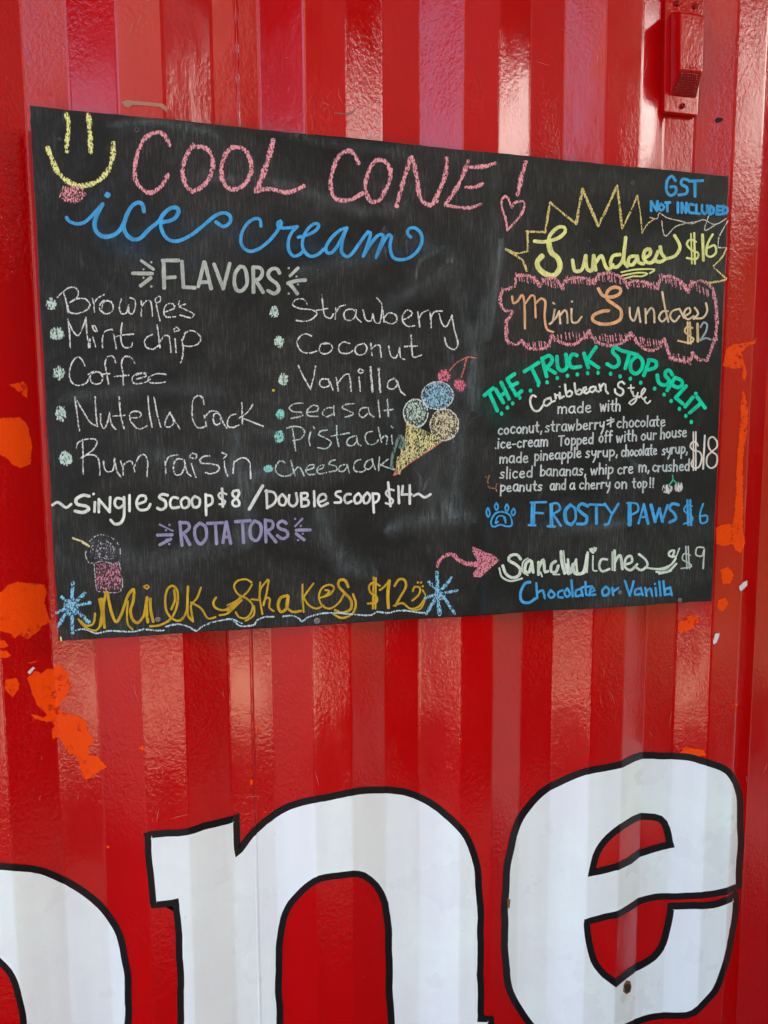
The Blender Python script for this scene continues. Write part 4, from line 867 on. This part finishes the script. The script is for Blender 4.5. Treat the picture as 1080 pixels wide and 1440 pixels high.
# ------------------------------------------------------------------ ventilation cover high on the right
def vp(px, py, Y): return on_plane(px, py, Y)
Yb, Yc = -.0115, -.0440
VB = [vp(936, -12, Yb), vp(990, -12, Yb), vp(981, 162, Yb), vp(934, 157, Yb)]
VENT = empty('air_vent', ((VB[2].x+VB[3].x)/2, Yb, (VB[2].z+VB[3].z)/2), 'red painted air vent cover with dotted grille bolted above the right board corner', 'vent')
def prism(front, back, nm, mat, parent, bev=.0012, label=None):
    bm = bmesh.new(); a = [bm.verts.new(v) for v in front]; b = [bm.verts.new(v) for v in back]; n = len(a)
    bm.faces.new(a); bm.faces.new(list(reversed(b)))
    for i in range(n): bm.faces.new((a[i], b[i], b[(i+1) % n], a[(i+1) % n]))
    return from_bm(nm, bm, mat, parent, bevel=bev, label=label)
base_front = VB
prism(base_front, [Vector((v.x, -.0005, v.z)) for v in base_front], 'base_plate', RED, VENT, .0016)
# hood: front face tapers back to the plate, underside slants to form the grille
f0, f1, f2, f3 = vp(957, 17, Yc), vp(990, 22, Yc), vp(988, 101, Yc), vp(956, 98, Yc)
b0, b1, b2, b3 = vp(943, 17, Yb-.0006), vp(985, 20, Yb-.0006), vp(979, 138, Yb-.0006), vp(942, 134, Yb-.0006)
V = [f0, f1, f2, f3, b0, b1, b2, b3]
bm = bmesh.new(); vv = [bm.verts.new(v) for v in V]
for f in ((0, 1, 2, 3), (0, 4, 5, 1), (1, 5, 6, 2), (3, 7, 4, 0), (4, 7, 6, 5), (2, 6, 7, 3)): bm.faces.new([vv[i] for i in f])
hood = from_bm('hood', bm, RED, VENT, bevel=.0022)
# dotted grille on the slanting underside: rows of raised round studs with dark gaps
gm_ = RED_DARK
nrmG = (f2-f3).cross(b3-f3).normalized()
if nrmG.y > 0: nrmG = -nrmG
bm = bmesh.new()
def gpt(u, v): return (f3.lerp(f2, u)).lerp(b3.lerp(b2, u), v)+nrmG*.0006
q = [bm.verts.new(gpt(u, v)) for u, v in ((.06, .06), (.94, .06), (.94, .94), (.06, .94))]; bm.faces.new(q)
grille = from_bm('grille', bm, gm_, VENT)
bm = bmesh.new()
uX = (f2-f3).normalized(); vX = nrmG.cross(uX)
for r in range(9):
    for c in range(9):
        u = .12+.76*(c+.5*(r % 2))/8.6; v = .12+.76*r/8
        p = gpt(u, v); n = 8; rr = .0013
        t = bm.verts.new(p+nrmG*.0012); ring = [bm.verts.new(p+uX*rr*math.cos(6.283*i/n)+vX*rr*math.sin(6.283*i/n)) for i in range(n)]
        for i in range(n): bm.faces.new((ring[i], ring[(i+1) % n], t))
from_bm('grille_stud', bm, RED, grille)['kind'] = 'stuff'
# small embossed maker's tab
e0 = vp(965, 89, Yc-.0002); e1 = vp(981, 91, Yc-.0002); e2 = vp(981, 97, Yc-.0002); e3 = vp(964, 95, Yc-.0002)
tab = prism([Vector((p.x, Yc-.0010, p.z)) for p in (e0, e1, e2, e3)], [Vector((p.x, Yc+.0004, p.z)) for p in (e0, e1, e2, e3)], 'embossed_tab', RED, hood, .0004)
for i in range(4):
    c = e3.lerp(e2, .16+.22*i)+(e0-e3)*.5
    bm = bmesh.new(); box_bm(bm, c.x-.0016, c.x+.0016, Yc-.0018, Yc-.0009, c.z-.0025, c.z+.0025)
    if i == 0:
        bmX = bm
    from_bm('embossed_mark', bm, RED, hood, bevel=.0004)
for (px, py) in ((951, 5), (977, 9), (959.5, 149)):
    c = vp(px, py, Yb-.0004); from_bm('rivet', screw_bm(c, .0052, .0034), RED_DARK, VENT, smooth=True)

# ------------------------------------------------------------------ unseen objects added to shape the glossy paint's reflections
STUCCO = simple('stucco', (.88, .86, .83, 1), .9, bumps=(30, .4, .01))
GLASS = simple('window_glass', (.03, .04, .05, 1), .08)
FRAME = simple('window_frame', (.5, .5, .48, 1), .6)
ROOFM = simple('roof_metal', (.30, .30, .30, 1), .5)
def house(name, label, cx, cy, ang, wd, dp, ht, floors, cols):
    root = empty(name, (cx, cy, 0), label, 'building')
    R = Matrix.Rotation(ang, 4, 'Z')
    def put(nm, b, mat, par, bev=0):
        bm = bmesh.new(); vs = box_bm(bm, *b)
        for v in vs: v.co = R @ v.co + Vector((cx, cy, 0))
        return from_bm(nm, bm, mat, par, bevel=bev)
    put('wall', (-wd/2, wd/2, -dp, 0, 0, ht), STUCCO, root)
    put('roof', (-wd/2-.3, wd/2+.3, -dp-.3, .3, ht+.002, ht+.25), ROOFM, root)
    for fl in range(floors):
        for c in range(cols):
            x0 = -wd/2+wd*(c+.5)/cols-.55; z0 = 1.0+fl*2.9
            fr = put('window', (x0-.08, x0+1.18, .002, .06, z0-.08, z0+1.38), FRAME, root)
            put('pane', (x0, x0+1.1, .062, .07, z0, z0+1.3), GLASS, fr)
    return root
def aim(az, dist):
    a_ = math.radians(az); return CAM.x+math.sin(a_)*dist, -math.cos(a_)*dist
x_, y_ = aim(64, 10); house('glare_building', 'unseen white building added to put bright glare on the ribs', x_, y_, math.radians(64), 15, 6, 8.2, 2, 6)  # added out of view as a bright reflector for the right-facing ribs
_keep = STUCCO; STUCCO = simple('tan_stucco', (.24, .15, .11, 1), .9, bumps=(30, .4, .01))
house('added_tan_building', 'unseen tan building added to warm and dim the left-hand reflections', -.75, -12, 0, 5.2, 6, 12.5, 4, 3)  # added out of view to replace blue sky in the left-hand reflections
STUCCO = _keep
LEAF = simple('leaves', (.035, .07, .02, 1), .6); BARK = simple('bark', (.10, .07, .05, 1), .95, bumps=(12, .8, .03))
def added_hedge(a0, a1, dist, h, label):
    V = []; Fc = []; n = 9000
    p0 = Vector((*aim(a0, dist), GZ)); p1 = Vector((*aim(a1, dist), GZ)); d = (p1-p0); nn = Vector((-d.y, d.x, 0)).normalized()
    root = empty('added_hedge', (p0+p1)/2, label, 'added_hedge')
    for i in range(n):
        p = p0+d*rnd.random()+nn*rnd.uniform(-.4, .4); p.z = GZ+h*rnd.random()**.8*(1+.06*math.sin(p.x*2))
        a = Vector((rnd.uniform(-1, 1), rnd.uniform(-1, 1), rnd.uniform(-1, 1))).normalized()*.17; b = a.orthogonal().normalized()*.11
        k0 = len(V); V += [p-a, p+b, p+a, p-b]; Fc.append((k0, k0+1, k0+2, k0+3))
    link('foliage', V, Fc, LEAF, root)
    bm = bmesh.new(); q = [p0-nn*.3, p1-nn*.3, p1+nn*.3, p0+nn*.3]
    vb = [bm.verts.new(v) for v in q]; vt = [bm.verts.new(v+Vector((0, 0, h*.9))) for v in q]
    bm.faces.new(vt)
    for i in range(4): bm.faces.new((vb[i], vb[(i+1) % 4], vt[(i+1) % 4], vt[i]))
    from_bm('inner_growth', bm, LEAF, root)
def tree(az, dist, zc, rx, rz, n, label):
    tx, ty = aim(az, dist); root = empty('added_tree', (tx, ty, 0), label, 'tree')
    bm = bmesh.new(); prev = None; H = zc
    for i in range(9):
        t = i/8; r = .22*(1-.6*t); c = Vector((tx+.2*math.sin(t*3), ty+.15*math.sin(t*4), H*t))
        ring = [bm.verts.new((c.x+r*math.cos(.785*j), c.y+r*math.sin(.785*j), c.z)) for j in range(8)]
        if prev:
            for j in range(8): bm.faces.new((prev[j], prev[(j+1) % 8], ring[(j+1) % 8], ring[j]))
        prev = ring
    from_bm('trunk', bm, BARK, root, smooth=True)
    V = []; Fc = []
    cl = [(rnd.gauss(0, .55), rnd.gauss(0, .55), rnd.gauss(0, .5)) for _ in range(26)]
    for i in range(n):
        c = rnd.choice(cl); s = .34
        p = Vector((tx+rx*(c[0]+rnd.gauss(0, s*.7)), ty+rx*(c[1]+rnd.gauss(0, s*.7)), zc+rz*(c[2]+rnd.gauss(0, s*.7))))
        a = Vector((rnd.uniform(-1, 1), rnd.uniform(-1, 1), rnd.uniform(-1, 1))).normalized()*.16; b = a.orthogonal().normalized()*.09
        k0 = len(V); V += [p-a, p+b, p+a, p-b]; Fc.append((k0, k0+1, k0+2, k0+3))
    link('crown', V, Fc, LEAF, root)
CAN = simple('sky_blocker_canvas', (.07, .075, .07, 1), .9, bumps=(40, .2, .003)); POLE = simple('pole_metal', (.3, .3, .3, 1), .4, .8)
aw = empty('sky_blocker', (.5, -1.5, GZ), 'added unseen awning stretched on poles over the serving side', 'sky_blocker')  # overhead cover added out of view to dim the wall against sunlit surroundings
prism([Vector(p) for p in ((-2.4, -.02, 3.75), (3.4, -.02, 3.75), (3.4, -1.55, 3.5), (-2.4, -1.55, 3.5))], [Vector(p) for p in ((-2.4, -.02, 3.72), (3.4, -.02, 3.72), (3.4, -1.55, 3.47), (-2.4, -1.55, 3.47))], 'canopy', CAN, aw)
for xx in (-2.3, 3.3):
    bm = bmesh.new(); box_bm(bm, xx-.025, xx+.025, -1.5, -1.45, GZ, 3.47); from_bm('pole', bm, POLE, aw, bevel=.008)
BLOCK_MAT = simple('reflection_blocker_dark', (.018, .015, .012, 1), .8, bumps=(50, .5, .004))
sh = empty('reflection_blocker', (1.45, -2.4, GZ), 'added unseen kiosk of dark stained boards facing the container', 'dark_block')  # made-up dark mass, placed only to be mirrored in the paint
for i in range(10):
    x0 = .84+i*.13
    bm = bmesh.new(); box_bm(bm, x0, x0+.125, -1.96, -1.935, GZ, 3.55); from_bm('plank', bm, BLOCK_MAT, sh, bevel=.003)
bm = bmesh.new(); box_bm(bm, .84, 2.135, -3.2, -1.962, GZ, 3.54); from_bm('cabin', bm, BLOCK_MAT, sh)
bm = bmesh.new(); box_bm(bm, .80, 2.18, -3.3, -1.88, 3.552, 3.62); from_bm('roof', bm, BLOCK_MAT, sh, bevel=.01)
added_hedge(31, 100, 8.2, 4.3, 'unseen dark hedge in front of the white building')  # added as a dark band below the bright reflection
tree(20, 11, 7.0, 2.6, 3.6, 9000, 'unseen tree added to darken the middle reflections')  # this and the next two are added as dark shapes to mirror
tree(31, 12, 5.5, 2.4, 3.2, 7000, 'unseen tree added to darken reflections further right')
tree(-50, 9, 9.3, 3.2, 2.4, 9000, 'unseen tree added to darken the upper left reflections')
